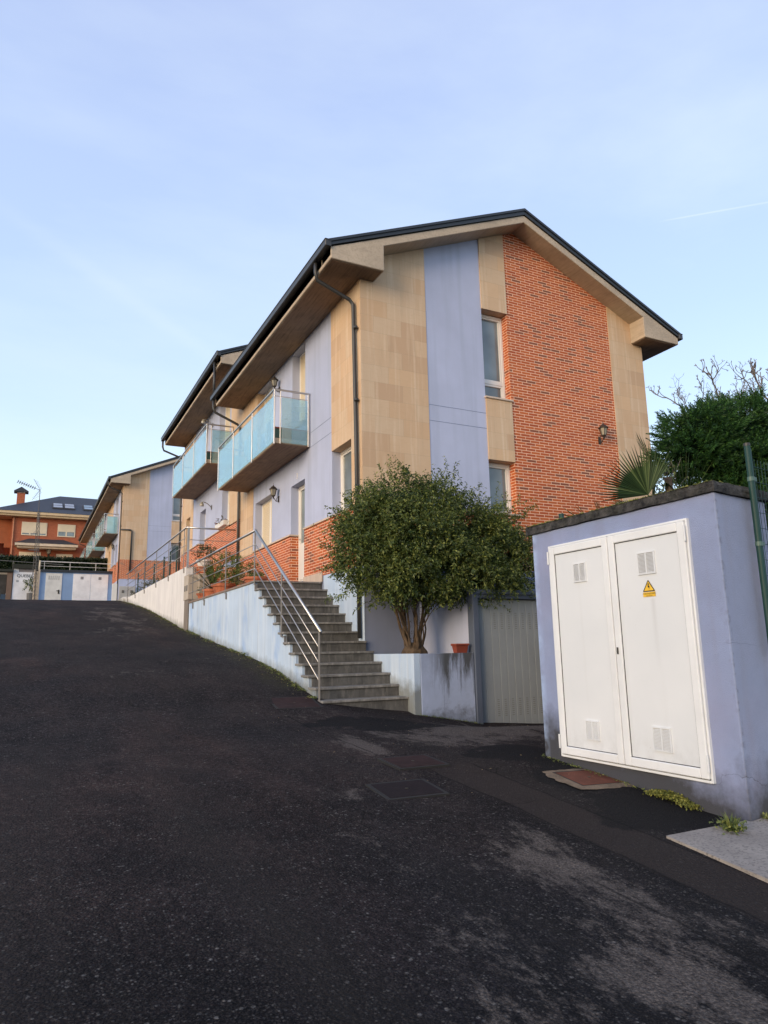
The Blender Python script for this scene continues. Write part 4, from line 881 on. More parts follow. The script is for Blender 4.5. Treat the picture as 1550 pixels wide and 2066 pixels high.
# big shrub
tr=thing('shrub_tree','big round multi-stemmed green shrub growing from the blue planter beside the stairs','shrub tree',(5.93,10.7,-.1))
mb=MB(); base=Vector((5.95,10.65,-.12)); ends=[]
for k in range(19):
    a=2*math.pi*k/19+random.uniform(-.2,.2); r0=.10+.05*random.random(); r1=random.uniform(.30,.62) if k%3 else random.uniform(.1,.3)
    p0=base+Vector((r0*math.cos(a),r0*math.sin(a),0)); tipz=random.uniform(.95,1.5); tip=base+Vector((r1*math.cos(a)*1.15,r1*math.sin(a)*.75,tipz))
    pts=[p0]; 
    for t in (.15,.3,.45,.6,.8,1.): 
        e=t**1.35; q=p0.lerp(tip,t); q.x=p0.x+(tip.x-p0.x)*e; q.y=p0.y+(tip.y-p0.y)*e; pts.append(q+rv()*.036)
    rad=random.uniform(.014,.036); mb.tube(pts,rad,7,rad*.45); ends.append(tip)
    for j in range(2):
        q=pts[4+j]; e=q+Vector((math.cos(a+random.uniform(-1,1))*.3,math.sin(a)*.3,.4)); mb.tube([q,q.lerp(e,.5)+rv()*.03,e],rad*.45,5,.006)
mb.build('trunk',m_bark,tr,smooth=True)
mb=MB(); mb.lathe(5.95,10.65,[(.24,-.14),(.22,-.05),(.16,.04),(.10,.10)],12)
for v in range(len(mb.v)): x,y,z=mb.v[v]; n_=noise.noise(Vector((x*9,y*9,z*9)))*.04; mb.v[v]=(x+n_,y+n_,z)
mb.build('root_crown',m_bark,tr)
# spiny side shoots
V=[];F=[]
for t in range(420):
    k=random.choice(ends); f=random.uniform(.1,.75); q=base.lerp(k,f); q=Vector((base.x+(k.x-base.x)*f**1.35,base.y+(k.y-base.y)*f**1.35,q.z)); d=(Vector((k.x-base.x,k.y-base.y,0)).normalized()+rv()*.6+Vector((0,0,-.3))).normalized(); quadleaf(V,F,q,d,rv(),random.uniform(.04,.09),.006)
mesh_from('side_spines',V,F,m_bark,tr)
lobes=[(5.0,10.5,1.55,.45,.7,.45),(5.05,10.5,2.05,.38,.6,.40),(5.38,10.6,2.38,.36,.6,.34),(5.7,10.6,2.62,.30,.5,.28),(5.75,10.5,1.9,.7,.95,.6),(6.25,10.5,2.35,.42,.7,.40),(6.42,10.6,2.72,.17,.3,.24),
 (6.1,10.3,1.45,.75,.95,.45),(6.8,10.4,1.95,.6,.8,.55),(6.95,10.5,2.25,.33,.5,.28),(7.4,10.4,1.6,.6,.75,.48),(7.5,10.5,1.95,.42,.5,.32),(8.0,10.5,1.5,.42,.5,.42),(5.45,10.2,1.25,.55,.7,.33),(6.6,10.1,1.25,.6,.7,.3),(7.75,10.45,1.25,.5,.5,.26),(4.72,10.5,1.6,.25,.4,.28),(8.25,10.5,1.35,.2,.3,.26),(5.3,10.2,1.12,.45,.6,.2),(6.1,10.1,1.12,.6,.7,.22),(7.1,10.1,1.12,.6,.6,.22),(7.95,10.3,1.15,.4,.4,.2)]
shrub_crown(lobes,12500,.058,.024,m_leaf,tr,n=9,tl=.28)
V=[];F=[]
for (x,z) in [(4.62,2.05),(4.5,1.75),(4.75,2.35),(5.6,2.95),(5.5,3.0),(6.4,3.02),(6.95,2.8),(7.3,2.6),(7.75,2.62),(8.0,2.45),(4.55,1.3),(6.55,2.95),(5.1,2.7),(7.95,2.5),(7.5,2.55)]*2+[(4.5+.28*k,1.0+.1*math.sin(k*2.)) for k in range(14)]:
    for j in range(3): twiggy(V,F,(x+random.uniform(-.12,.12),10.4+random.uniform(-.5,.4),z-.14),((x-6.4)*.45,random.uniform(-.3,.3),.75 if z>1.2 else -.1),random.uniform(.22,.42),12,.06,.019,.6)
mesh_from('outer_twigs',V,F,m_leaf,tr)
# trough on the planter
tp=thing('plant_trough','small empty terracotta trough standing on the planter wall','plant pot',(6.6,10.0,-.09))
mb=MB(); vs=[]
x0,x1,y0,y1=6.29,6.53,9.86,10.0; z=-.085
def trough(mb,x0,x1,y0,y1,z0,z1,fl=.02):
    vs=[(x0+fl,y0+fl,z0),(x1-fl,y0+fl,z0),(x1-fl,y1-fl,z0),(x0+fl,y1-fl,z0),(x0,y0,z1),(x1,y0,z1),(x1,y1,z1),(x0,y1,z1)]; mb.add(vs,[(0,3,2,1),(0,1,5,4),(1,2,6,5),(2,3,7,6),(3,0,4,7),(4,5,6,7)])
trough(mb,x0,x1,y0,y1,z,z+.13); mb.build('trough_body',m_redclay,tp,bevel=.004); mb=MB(); mb.box(x0-.012,x1+.012,y0-.012,y1+.012,z+.115,z+.15); mb.build('rim',m_redclay,tp,bevel=.006)
# potted plants on the terrace
def pot(x,y,z,r,h,label,mat=m_terra,grp='pots on the terrace'):
    t=thing('plant_pot',label,'plant pot',(x,y,z),grp); mb=MB(); mb.lathe(x,y,[(r*.66,z),(r*.92,z+h*.8),(r*1.06,z+h*.8),(r*1.08,z+h),(r*.95,z+h),(r*.9,z+h*.85)],18); mb.build('pot_body',mat,t,smooth=False)
    mb=MB(); mb.lathe(x,y,[(r*.9,z+h*.8),(r*.9,z+h*.88)],12); mb.build('soil',m_soil,t); return t
TZ=1.395
p=pot(4.58,18.35,TZ,.30,.36,'largest terracotta pot with a round yellow green bush on the terrace'); shrub_crown([(4.58,18.35,2.10,.42,.55,.36),(4.6,18.1,2.2,.35,.4,.3)],420,.05,.02,leaf('bush_leaves',(.07,.11,.014),(.11,.15,.02),(.16,.19,.04),3),p,n=7,tl=.16,name='foliage')
p=pot(4.52,19.3,TZ,.25,.30,'terracotta pot with spiky agave leaves below the upper railing')
def rosette(par,x,y,z,n,L,w,mat,name='leaves',el=(20,85)):
    V=[];F=[]
    for i in range(n):
        a=random.uniform(0,6.28); e=math.radians(random.uniform(*el)); l_=L*random.uniform(.7,1.1); prev=None; 
        d=Vector((math.cos(a)*math.cos(e),math.sin(a)*math.cos(e),math.sin(e))); s=Vector((-math.sin(a),math.cos(a),0)); p=Vector((x,y,z)); b=len(V); k=5
        for j in range(k+1):
            t=j/k; ww=w*(1-t)**.7*(.5+1.2*min(t*3,1)*.5); V+=[tuple(p+s*ww*.5),tuple(p-s*ww*.5)]; p=p+d*(l_/k); d=(d+Vector((0,0,-.10))).normalized()
        for j in range(k): F.append((b+2*j,b+2*j+1,b+2*j+3,b+2*j+2))
    return mesh_from(name,V,F,mat,par)
m_agave=leaf('agave_leaves',(.06,.075,.04),(.09,.10,.05),(.18,.17,.09),4,.5)
rosette(p,4.52,19.3,TZ+.28,46,1.1,.055,m_agave)
p=pot(4.62,15.55,TZ,.26,.26,'low terracotta pot with small sparse plant near the stair head'); shrub_crown([(4.62,15.55,1.82,.2,.25,.12)],60,.05,.02,m_leaf,p,n=6,tl=.14,name='foliage')
p=pot(4.40,19.75,TZ,.2,.22,'small terracotta pot beside the meter cabinet'); shrub_crown([(4.40,19.75,1.72,.16,.2,.1)],50,.04,.015,m_leaf,p,n=6,tl=.12,name='foliage')
p=pot(4.95,17.5,TZ,.22,.26,'terracotta pot at the foot of the brick wall between bush and stairs'); shrub_crown([(4.95,17.5,1.85,.2,.25,.2)],80,.05,.02,leaf('olive_leaves',(.09,.09,.03),(.12,.12,.04),(.2,.17,.07),3),p,n=6,tl=.15,name='foliage')
p=pot(4.62,20.9,2.445,.22,.25,'white pot behind the upper railing with dark leafy plant',m_whitepaint); shrub_crown([(4.62,20.95,2.85,.22,.25,.18)],90,.07,.03,m_palm,p,n=6,tl=.2,name='foliage')
wb=thing('window_box','white window box with trailing red flowers under the middle house window','window box',(5.38,21.9,3.9)); mb=MB(); trough(mb,5.30,5.46,21.45,22.55,3.91,4.05); mb.build('box_body',m_whitepaint,wb); shrub_crown([(5.36,22.,4.12,.08,.5,.08)],90,.05,.03,leaf('geranium',(.05,.06,.02),(.08,.09,.03),(.35,.05,.03),9),wb,n=4,tl=.12,name='flowers')
# garden behind the utility building
mb=MB(); mb.prism([(B.x+.45,4.05),(30,4.9),(30,9.2),(9.4,9.2),(7.2,6.3),(5.5,6.3),(5.5,6.02),(B.x+.45,6.02)],'z',-2.,.92); struct(mb.build('garden_terrain',m_soil))
def fan_leaf(V,F,c,axis,nrm,R,spread,n,w,split=.45):
    """palm fan: n segments joined to split*R then free pointed tips"""
    axis=axis.normalized(); nrm=(nrm-axis*nrm.dot(axis)).normalized(); s=axis.cross(nrm)
    def D(a): return axis*math.cos(a)+s*math.sin(a)
    for i in range(n):
        a0=-spread+2*spread*i/n; a1=-spread+2*spread*(i+1)/n; am=(a0+a1)/2; r=R*random.uniform(.88,1.05)*(1-.12*abs(am)/spread); b=len(V)
        fold=nrm*.012
        V+=[tuple(c),tuple(c+D(a0)*R*split),tuple(c+D(am)*R*split+fold),tuple(c+D(a1)*R*split),tuple(c+D(am)*r*.8+fold-Vector((0,0,.01))),tuple(c+D(am+random.uniform(-.02,.02))*r-Vector((0,0,.03*random.random()*R)))]
        F+=[(b,b+1,b+2),(b,b+2,b+3),(b+1,b+4,b+2),(b+2,b+4,b+3),(b+1,b+5,b+4),(b+3,b+4,b+5)] 
def palm(x,y,z,label,leaves,trunk=.35,cat='palm'):
    t=thing('fan_palm',label,cat,(x,y,z),None); mb=MB(); mb.tube([(x,y,z-.2),(x+.02,y,z+trunk*.6),(x,y+.01,z+trunk)],.13,10,.10); mb.build('trunk',m_bark,t)
    st=MB(); V=[];F=[]
    for (dx,dy,dz,ax,R,sp,nn) in leaves:
        c=Vector((x+dx,y+dy,z+dz)); st.tube([(x,y,z+trunk*.8),Vector((x,y,z+trunk*.8)).lerp(c,.5)+Vector((0,0,.05)),c],.012,5,.008); fan_leaf(V,F,c,Vector(ax),Vector(nn),R,sp,34 if sp>.9 else 14,.03,.5 if sp>.9 else .10)
    st.build('stalks',m_palm,t); mesh_from('fronds',V,F,m_palm,t); return t
palm(7.15,6.40,1.1,'fan palm with one broad upright frond behind the near utility roof',[(-.10,-.06,.78,(-.55,.1,.86),.74,1.15,(.62,.78,.05)),(.10,-.04,1.10,(-.50,.0,.86),.60,.09,(.7,.7,0)),(.06,-.02,1.0,(-.25,.05,.95),.34,.16,(.7,.7,.1)),(.25,-.05,.98,(.62,.1,-.60),.45,.45,(.7,.7,.3)),(.12,.3,.6,(.2,.6,.5),.5,1.,(0,-.5,.8))],.5)
palm(7.95,6.7,1.2,'second fan palm with thin fronds standing between the first palm and the conifer',[(-.02,-.2,.66,(-.40,-.1,.9),.85,.75,(.78,.62,.1)),(.12,-.1,.70,(.25,0,.95),.85,.80,(.7,.6,-.2)),(.1,.2,.6,(.3,.3,.7),.6,.7,(.6,.6,.3))],.45)
palm(6.15,6.45,.95,'low palm tips just above the left part of the near utility roof',[(-.0,-.1,.42,(-.9,.3,.48),.52,.45,(.6,.78,.1)),(.15,-.1,.50,(-.25,.1,.7),.38,.12,(.7,.7,0))],.2)
# dry bits and thin shoot
wp=MB(); wp.box(7.46,7.53,6.35,6.42,.9,2.16); tag(wp.build('wooden_stake',m_bark),'short weathered wooden stake beside the broad palm frond','stake')
# conifer
def frond(V,F,p,d,L,mat_w=.006):
    q=Vector(p); d=Vector(d).normalized(); n=9; side=d.cross(rv()).normalized()
    for i in range(n):
        t=i/n; q=q+d*(L/n); d=(d+rv()*.08+Vector((0,0,.02))).normalized()
        for s in (-1,1,0):
            ld=(d+side*s*.75+rv()*.28).normalized(); l_=L*.42*(1-t*.6)*random.uniform(.7,1.2); quadleaf(V,F,q,ld,rv(),l_,.013+l_*.05)
cy=thing('conifer','dense dark green cypress hedge tree above the near utility roof','conifer',(9.3,6.9,.9))
mb=MB(); mb.tube([(9.3,7.,.8),(9.3,7.,2.8)],.10,8,.04); mb.tube([(10.6,7.2,.8),(10.6,7.2,3.)],.1,8,.04); mb.build('trunk',m_bark,cy)
V=[];F=[]
lobs=[(8.72,6.8,3.0,.50,.5,.38),(8.50,6.8,2.68,.42,.45,.26),(8.95,6.7,2.42,.48,.45,.36),(9.4,7.,3.15,.6,.6,.38),(10.1,7.1,3.3,.8,.8,.46),(9.5,6.6,2.4,.8,.5,.5),(10.4,6.9,2.6,1.,.7,.6),(11.3,7.3,3.3,.9,.8,.6),(9.0,6.5,1.95,.6,.4,.3),(9.9,6.4,1.8,1.,.5,.5),(11.2,6.9,2.1,1.,.7,.8)]
for (cx,cy_,cz,rx,ry,rz) in lobs:
    for i in range(int(1100*rx*rz/.45)):
        u=rv(); rr=random.uniform(.5,1.)**.5; p=(cx+u.x*rx*rr,cy_+u.y*ry*rr,cz+u.z*rz*rr)
        if noise.noise(Vector(p)*2.6)<-.22 and random.random()<.8: continue
        frond(V,F,p,(u.x*1.1-.35,u.y-.2,u.z*.7+.25),random.uniform(.14,.30))
mesh_from('crown',V,F,m_cyp,cy)
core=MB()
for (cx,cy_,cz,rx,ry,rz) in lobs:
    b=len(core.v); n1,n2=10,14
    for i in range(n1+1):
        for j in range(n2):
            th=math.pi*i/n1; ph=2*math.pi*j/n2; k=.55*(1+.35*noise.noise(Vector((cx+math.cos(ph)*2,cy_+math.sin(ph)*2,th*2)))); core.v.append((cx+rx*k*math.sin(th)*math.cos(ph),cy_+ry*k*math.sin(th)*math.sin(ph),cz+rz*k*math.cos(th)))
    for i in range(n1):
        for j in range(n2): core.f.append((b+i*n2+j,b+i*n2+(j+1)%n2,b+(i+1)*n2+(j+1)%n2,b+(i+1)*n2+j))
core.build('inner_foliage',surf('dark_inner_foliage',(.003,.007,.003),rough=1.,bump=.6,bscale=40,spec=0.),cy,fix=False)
# bare tree
bt=thing('bare_tree','leafless grey tree with knobbly upright twigs behind the conifer','tree',(9.6,7.6,.9)); mb=MB()
def branch(mb,p,d,L,r,depth,up=.25):
    n=4; pts=[Vector(p)]; d=Vector(d).normalized()
    for i in range(n): d=(d+rv()*.24+Vector((0,0,up*.35))).normalized(); pts.append(pts[-1]+d*(L/n))
    mb.tube(pts,r,6 if r>.012 else 5,r*.72)
    if depth==0: 
        for j in range(2): e=pts[-1]+(d+rv()*.9).normalized()*.04; mb.tube([pts[-1],e],r*1.0,5,r*.8)
        return
    for j in range(3 if depth>1 else random.choice((2,3))):
        q=pts[random.choice((2,3,4,4))]; branch(mb,q,(d*.7+rv()*.9).normalized(),L*random.uniform(.55,.8),r*.66,depth-1,up)
def limb(pts,r,tw=5):
    pts=[(x,z if z<3.5 else 3.5+(z-3.5)*.70) for x,z in pts]
    P_=[Vector((x,7.25+random.uniform(-.1,.1),z)) for x,z in pts]; Q=[P_[0]]
    for a,b in zip(P_,P_[1:]):
        for t in (.33,.66,1.): Q.append(a.lerp(b,t)+rv()*.022)
    r=r*.62; mb.tube(Q,r,6,r*.55)
    for k in range(tw):
        i=random.randrange(2,len(Q)); d=((Q[i]-Q[i-1]).normalized()+rv()*.9+Vector((0,0,.4))).normalized(); branch(mb,Q[i],d,random.uniform(.10,.24),r*.6,random.choice((0,1,1,2)),.5)
    for k in range(3): branch(mb,Q[-1],(Vector((0,0,.6))+rv()).normalized(),.12,r*.55,0,.3)
for pts,r,tw in [([(9.15,3.2),(8.9,3.55),(8.72,3.78),(8.53,3.88)],.018,4),([(9.4,3.3),(9.2,3.7),(9.02,4.0)],.014,4),([(10.2,3.3),(10.12,3.96),(9.98,4.2),(9.93,4.42),(9.70,4.62)],.026,7),([(10.12,3.96),(10.35,4.2),(10.55,4.35)],.018,5),
 ([(9.95,3.2),(9.78,3.75),(9.6,4.1),(9.46,4.32)],.016,6),([(9.95,3.3),(9.9,3.8),(9.75,4.0)],.014,5),([(11.1,3.3),(11.09,4.29),(11.0,4.7),(10.89,5.02)],.034,7),([(11.09,4.29),(10.85,4.45),(10.5,4.72)],.02,5),([(11.09,4.4),(11.3,4.7),(11.25,5.0)],.026,5),([(10.7,3.3),(10.6,3.9),(10.75,4.2)],.018,6),([(10.5,3.3),(10.35,3.8)],.016,5),([(11.3,3.3),(11.45,4.2),(11.8,5.)],.03,6)]: limb(pts,r,tw)
mb.tube([(9.9,7.6,.9),(9.95,7.6,1.8),(10.,7.5,2.7)],.09,8,.05); mb.build('branches',m_barkgrey,bt)
# wiry creeper near palm
cr=thing('climbing_plant','wispy small-leaved climber between the palms and the conifer','climber',(7.7,6.6,1.8)); V=[];F=[]; mb=MB()
for i in range(16):
    p=Vector((7.6+random.random()*.45,6.6,1.9+random.random()*.2)); d=Vector((random.uniform(-.8,.4),0,random.uniform(.2,.9))).normalized(); pts=[p]
    for j in range(6): d=(d+rv()*.3).normalized(); pts.append(pts[-1]+d*.08); [quadleaf(V,F,pts[-1],rv(),rv(),.045,.028) for _ in range(2)]
    mb.tube(pts,.003,4)
mb.build('stems',m_barkgrey,cr); mesh_from('leaves',V,F,m_leaf,cr)
# weeds, moss, litter
def weed(x,y,label,n,L,kind='grass'):
    t=thing('weed',label,'weed',(x,y,G(x,y))); rosette(t,x,y,G(x,y)+.0,n,L,.018,m_weed,'leaves',(15,75))
    V=[];F=[]
    for i in range(n*3): p=Vector((x+random.gauss(0,.05),y+random.gauss(0,.05),G(x,y)+.02+random.random()*L*.5)); quadleaf(V,F,p,rv(),rv(),.03,.016)
    mesh_from('small_leaves',V,F,m_weed,t); return t
weed(4.50,3.60,'tuft of green weeds at the front corner of the near utility building',60,.15)
weed(4.98,3.66,'smaller green weed patch along the side of the near utility building',22,.08)
weed(3.97,14.1,'tiny weed at the foot of the blue retaining wall',14,.12)
V=[];F=[]; 
for i in range(1300):
    y=random.uniform(4.10,4.56); x=4.79-abs(random.gauss(0,.045)); h=.05*math.sin((y-4.1)/.46*math.pi)*random.random()
    quadleaf(V,F,Vector((x,y,G(x,y)+.015+h)),rv(),rv(),.022,.014)
o=mesh_from('moss_patch',V,F,m_moss,None); tag(o,'low yellow green moss patch at the foot of the near utility building','moss')
V=[];F=[]
for i in range(900):
    y=random.uniform(10.3,34.); x=4.04-abs(random.gauss(0,.16)); quadleaf(V,F,Vector((x,y,G(x,y)+.012)),Vector((random.uniform(-1,1),random.uniform(-1,1),.25)).normalized(),Vector((0,0,1)),random.uniform(.02,.05),random.uniform(.012,.025))
for i in range(150):
    x=random.uniform(2.5,8.5); y=random.uniform(5,9.8); 
    if x>4.7 and y<6.1: continue
    quadleaf(V,F,Vector((x,y,G(x,y)+.012)),Vector((random.uniform(-1,1),random.uniform(-1,1),.2)).normalized(),Vector((0,0,1)),random.uniform(.015,.035),.013)
o=mesh_from('leaf_litter',V,F,m_litter,None); struct(o,'stuff'); o['label']='dry fallen leaves scattered at the foot of the walls'; o['category']='leaf litter'
V=[];F=[]
for i in range(5200):
    y=10.3+24*random.random()**1.3; x=4.05-abs(random.gauss(0,.07)); 
    if noise.noise(Vector((0,y*1.3,2)))<-.05: continue
    quadleaf(V,F,Vector((x,y,G(x,y)+.004)),(rv()+Vector((0,0,.8))).normalized(),rv(),random.uniform(.015,.05),.010)
for i in range(700):
    if i%3: y=random.uniform(3.6,5.95); x=4.79-abs(random.gauss(0,.03))
    else: t_=random.random(); x=4.8+.8*t_; y=3.64+.12*t_-abs(random.gauss(0,.02))
    if noise.noise(Vector((x*3,y*2.5,7)))<.0: continue
    quadleaf(V,F,Vector((x,y,G(x,y)+.004)),(rv()+Vector((0,0,.8))).normalized(),rv(),random.uniform(.012,.04),.008)
for i in range(260):
    x=random.uniform(5.5,6.7); y=9.81-abs(random.gauss(0,.03)); quadleaf(V,F,Vector((x,y,G(x,y)+.004)),(rv()+Vector((0,0,.8))).normalized(),rv(),random.uniform(.012,.04),.008)
o=mesh_from('verge_grass',V,F,m_weed,None); struct(o,'stuff'); o['label']='thin line of low grass and moss at the foot of the retaining walls'; o['category']='grass'
# ------------------------------------------------------------------ far end of the road
YT=48.
t2=thing('utility_building','far small blue utility building with single and double white doors','utility building',(2.9,YT,3.3))
mb=MB(); mb.box(.64,5.12,YT,YT+3.,2.4,5.10); mb.build('wall',stucco('blue_plaster_far',(.24,.37,.60)),t2)
mb=MB(); mb.box(.55,5.2,YT-.12,YT+3.1,5.10,5.24); mb.build('roof_slab',m_slate,t2)
mb=MB(); mb.box(.98,1.90,YT-.03,YT+.01,3.2,5.02); dd=mb.build('door',surf('beige_white_door',(.66,.67,.65)),t2,bevel=.01)
mb=MB(); 
for k in range(6): mb.box(1.14+k*.11,1.18+k*.11,YT-.036,YT-.031,4.62,4.86)
mb.build('vent_slots',surf('slot_grey',(.28,.28,.26),bump=0),dd)
mb=MB(); mb.box(1.70,1.78,YT-.06,YT-.03,3.75,4.0); mb.box(1.62,1.78,YT-.07,YT-.05,3.92,3.96); mb.build('handle',m_black,dd)
mb=MB(); mb.box(2.53,3.55,YT-.03,YT+.01,3.2,5.02); mb.box(3.565,4.58,YT-.03,YT+.01,3.2,5.02); dd=mb.build('double_door',surf('white_door_far',(.80,.81,.83)),t2,bevel=.01)
mb=MB(); mb.box(2.95,3.12,YT-.036,YT-.031,4.68,4.85); mb.box(4.0,4.17,YT-.036,YT-.031,4.68,4.85); mb.build('vent',surf('vent_grey',(.25,.25,.26),bump=0),dd)
rl3=thing('railing','thin white railing on the flat roof of the far utility building','railing',(2.9,YT,5.3))
mb=MB(); mb.tube([(.60,YT,5.74),(6.6,YT,5.70)],.025,6); mb.build('handrail',m_whitepaint,rl3); mb=MB(); mb.tube([(.60,YT,5.46),(6.2,YT,5.43)],.012,5); mb.build('rail_bars',m_whitepaint,rl3)
mb=MB()
for x in (.85,2.3,3.8,5.): mb.tube([(x,YT,5.2),(x,YT,5.72)],.015,5)
mb.build('posts',m_whitepaint,rl3)
gp=MB(); gp.tube([(.55,YT-.1,4.4),(.60,YT-.1,5.78)],.05,8); gp.tube([(.50,YT-.1,3.2),(.52,YT-.1,4.4)],.05,8); tag(gp.build('gate_post',surf('cream_post',(.62,.54,.40))),'cream round post at the left corner of the far utility building','post')
# lattice antenna mast
an=thing('antenna_mast','tall thin lattice aerial mast with a yagi antenna beside the far utility building','antenna',(.45,46.,3.1)); mb=MB(); ax,ay=.40,46.
def leg(k,z): 
    t=(z-3.)/6.9; r=.19*(1-t)+.03; a=2*math.pi*k/3+.5; return (ax-.12*t+r*math.cos(a),ay+r*math.sin(a),z)
for k in range(3): mb.tube([leg(k,3.+.5*j) for j in range(12)],.016,5)
for j in range(22):
    for k in range(3): mb.tube([leg(k,3.+.25*j),leg((k+1)%3,3.25+.25*j)],.008,4); mb.tube([leg(k,3.25+.25*j),leg((k+1)%3,3.25+.25*j)],.007,4)
mb.tube([(ax-.1,ay,7.8),(ax-.12,ay,9.85)],.022,6); mb.build('lattice_mast',surf('galvanised_steel',(.16,.15,.14),metal=.4,bump=0),an)
mb=MB(); b0=Vector((ax-.10,ay,9.78)); b1=Vector((-.92,ay-.4,10.12)); mb.tube([b0,b1],.016,5)
for j in range(9): q=b0.lerp(b1,.25+.75*j/8); mb.tube([q+Vector((.0,.16,.10)),q-Vector((.0,.16,.10))],.010,4); mb.tube([q+Vector((.05,0,.10)),q-Vector((.05,0,.10))],.014,4)
mb.build('yagi_antenna',m_iron,an)
mb=MB()
for s in (-1,1):
    for j in range(6): a=Vector((ax-.25-.05*j,ay-.25,9.8+s*(.1+.09*j))); mb.tube([a,a+Vector((.25,.5,0))],.006,4)
    mb.tube([(ax-.12,ay,9.8),(ax-.5,ay,9.8+s*.65)],.010,4)
mb.tube([(ax-.45,ay,7.1),(ax+.05,ay,7.2)],.012,4); mb.tube([(ax-.5,ay,6.15),(ax+.05,ay,6.15)],.02,4); mb.tube([(ax-.42,ay,7.0),(ax-.15,ay,7.35)],.01,4); mb.build('reflector',surf('grey_wire',(.2,.2,.2),bump=0),an)
mb=MB(); mb.box(.30,.40,45.9,46.,2.8,5.0); mb.box(.52,.62,45.9,46.,2.8,5.0); mb.box(.41,.51,45.93,46.,2.8,4.9); tag(mb.build('mast_base_frame',surf('beige_steel',(.50,.40,.29))),'beige upright frame carrying the foot of the aerial mast','frame')
# left garages
YG=50.
gw=thing('garage_block','low garage block at the far left with a white door and dark flat roof','garage',(-1.5,YG,3.5))
mb=MB(); mb.box(-6,.45,YG+.1,YG+3,2.8,5.2); mb.build('wall',surf('dark_wall',(.10,.085,.075)),gw)
mb=MB(); mb.box(-6,-.86,YG-.2,YG+3,5.24,5.40); mb.box(-.90,.50,YG-.15,YG+3,5.46,5.74); mb.build('roof',surf('dark_planted_roof',(.02,.022,.015),bump=.8,bscale=20),gw)
mb=MB(); mb.box(-.84,-.55,YG,YG+.1,3.2,5.45); mb.box(-.55,.42,YG,YG+.1,3.2,5.25); d2=mb.build('white_garage_door',surf('white_grey_panel',(.74,.74,.76)),gw)
mb=MB(); mb.box(-.55,.42,YG+.02,YG+.1,5.26,5.45); mb.build('door_head',surf('grey_head',(.24,.22,.22)),gw)
mb=MB(); mb.box(-1.18,-.88,YG-.05,YG+.1,3.2,5.2); mb.build('door_post',surf('brown_post',(.17,.11,.08)),gw)
mb=MB(); mb.box(-6,-1.18,YG-.02,YG+.1,5.08,5.20); mb.build('lintel',surf('beige_lintel',(.42,.35,.27)),gw)
text(d2,'QUEBELAS',-.03,YG-.012,4.93,.26,m_black,rot='y'); text(d2,'28',-.60,YG-.012,4.62,.16,m_black,rot='y')
# painted door further left: abstract light shapes on dark
mb=MB(); mb.box(-6,-1.2,YG,YG+.09,3.2,5.07); d3=mb.build('painted_garage_door',surf('dark_painted_door',(.035,.03,.025),var=.5,nscale=3),gw)
mb=MB()
for a in range(8): 
    x=-5.6+a*.62; mb.add([(x,YG-.012,3.25),(x+.42,YG-.012,3.25),(x+.34,YG-.012,4.2),(x+.12,YG-.012,4.3)],[(0,1,2,3)])
mb.build('light_shapes',surf('pale_blue_paint',(.42,.52,.62)),d3,fix=False)
mb=MB()
for a in range(5): x=-5.4+a*.98; mb.add([(x,YG-.02,3.55),(x+.3,YG-.02,3.5),(x+.34,YG-.02,3.8),(x+.04,YG-.02,3.85)],[(0,1,2,3)])
mb.build('dark_shapes',surf('navy_paint',(.03,.06,.10)),d3,fix=False)
lr=thing('railing','thin grey handrail on the roof of the left garage block','railing',(-1.5,YG,5.6)); mb=MB(); mb.tube([(-4,YG,6.05),(2.,YG,5.8)],.016,5); mb.build('handrail',m_steel_d,lr); mb=MB(); mb.tube([(-.9,YG,5.4),(-.9,YG,5.9)],.018,5); mb.tube([(-3.,YG,5.4),(-3.,YG,6.)],.018,5); mb.build('posts',m_steel_d,lr)
ptt=thing('potted_plant','dark leafy potted plant in front of the white garage door','potted plant',(.3,49.6,3.3)); shrub_crown([(.18,49.6,4.45,.28,.2,.28)],60,.10,.05,m_leaf,ptt,n=6,tl=.25,name='foliage')
mb=MB(); mb.lathe(.22,49.6,[(.2,3.2),(.24,3.9)],10); mb.build('pot_body',surf('dark_grey_pot',(.12,.12,.12)),ptt)
# hedges
def hedge(x0,x1,y0,y1,z0,z1,label,n,L=.10):
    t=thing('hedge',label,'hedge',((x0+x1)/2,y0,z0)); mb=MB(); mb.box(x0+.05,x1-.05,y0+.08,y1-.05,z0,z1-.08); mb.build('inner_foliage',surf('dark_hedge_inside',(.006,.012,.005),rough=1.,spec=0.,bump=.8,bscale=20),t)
    V=[];F=[]
    for i in range(n):
        if random.random()<.7: p=Vector((random.uniform(x0,x1),y0+random.uniform(-.04,.1),random.uniform(z0,z1)))
        else: p=Vector((random.uniform(x0,x1),random.uniform(y0,y1),z1+random.uniform(-.08,.05)))
        for k in range(3): quadleaf(V,F,p+rv()*.05,(rv()+Vector((0,-.5,.3))).normalized(),rv(),L*random.uniform(.6,1.3),L*.5)
    mesh_from('leaves',V,F,m_hedge,t); return t
hedge(-8,5.2,51.5,53.,3.4,6.45,'long clipped dark green hedge in front of the far brick house',7000,.13)
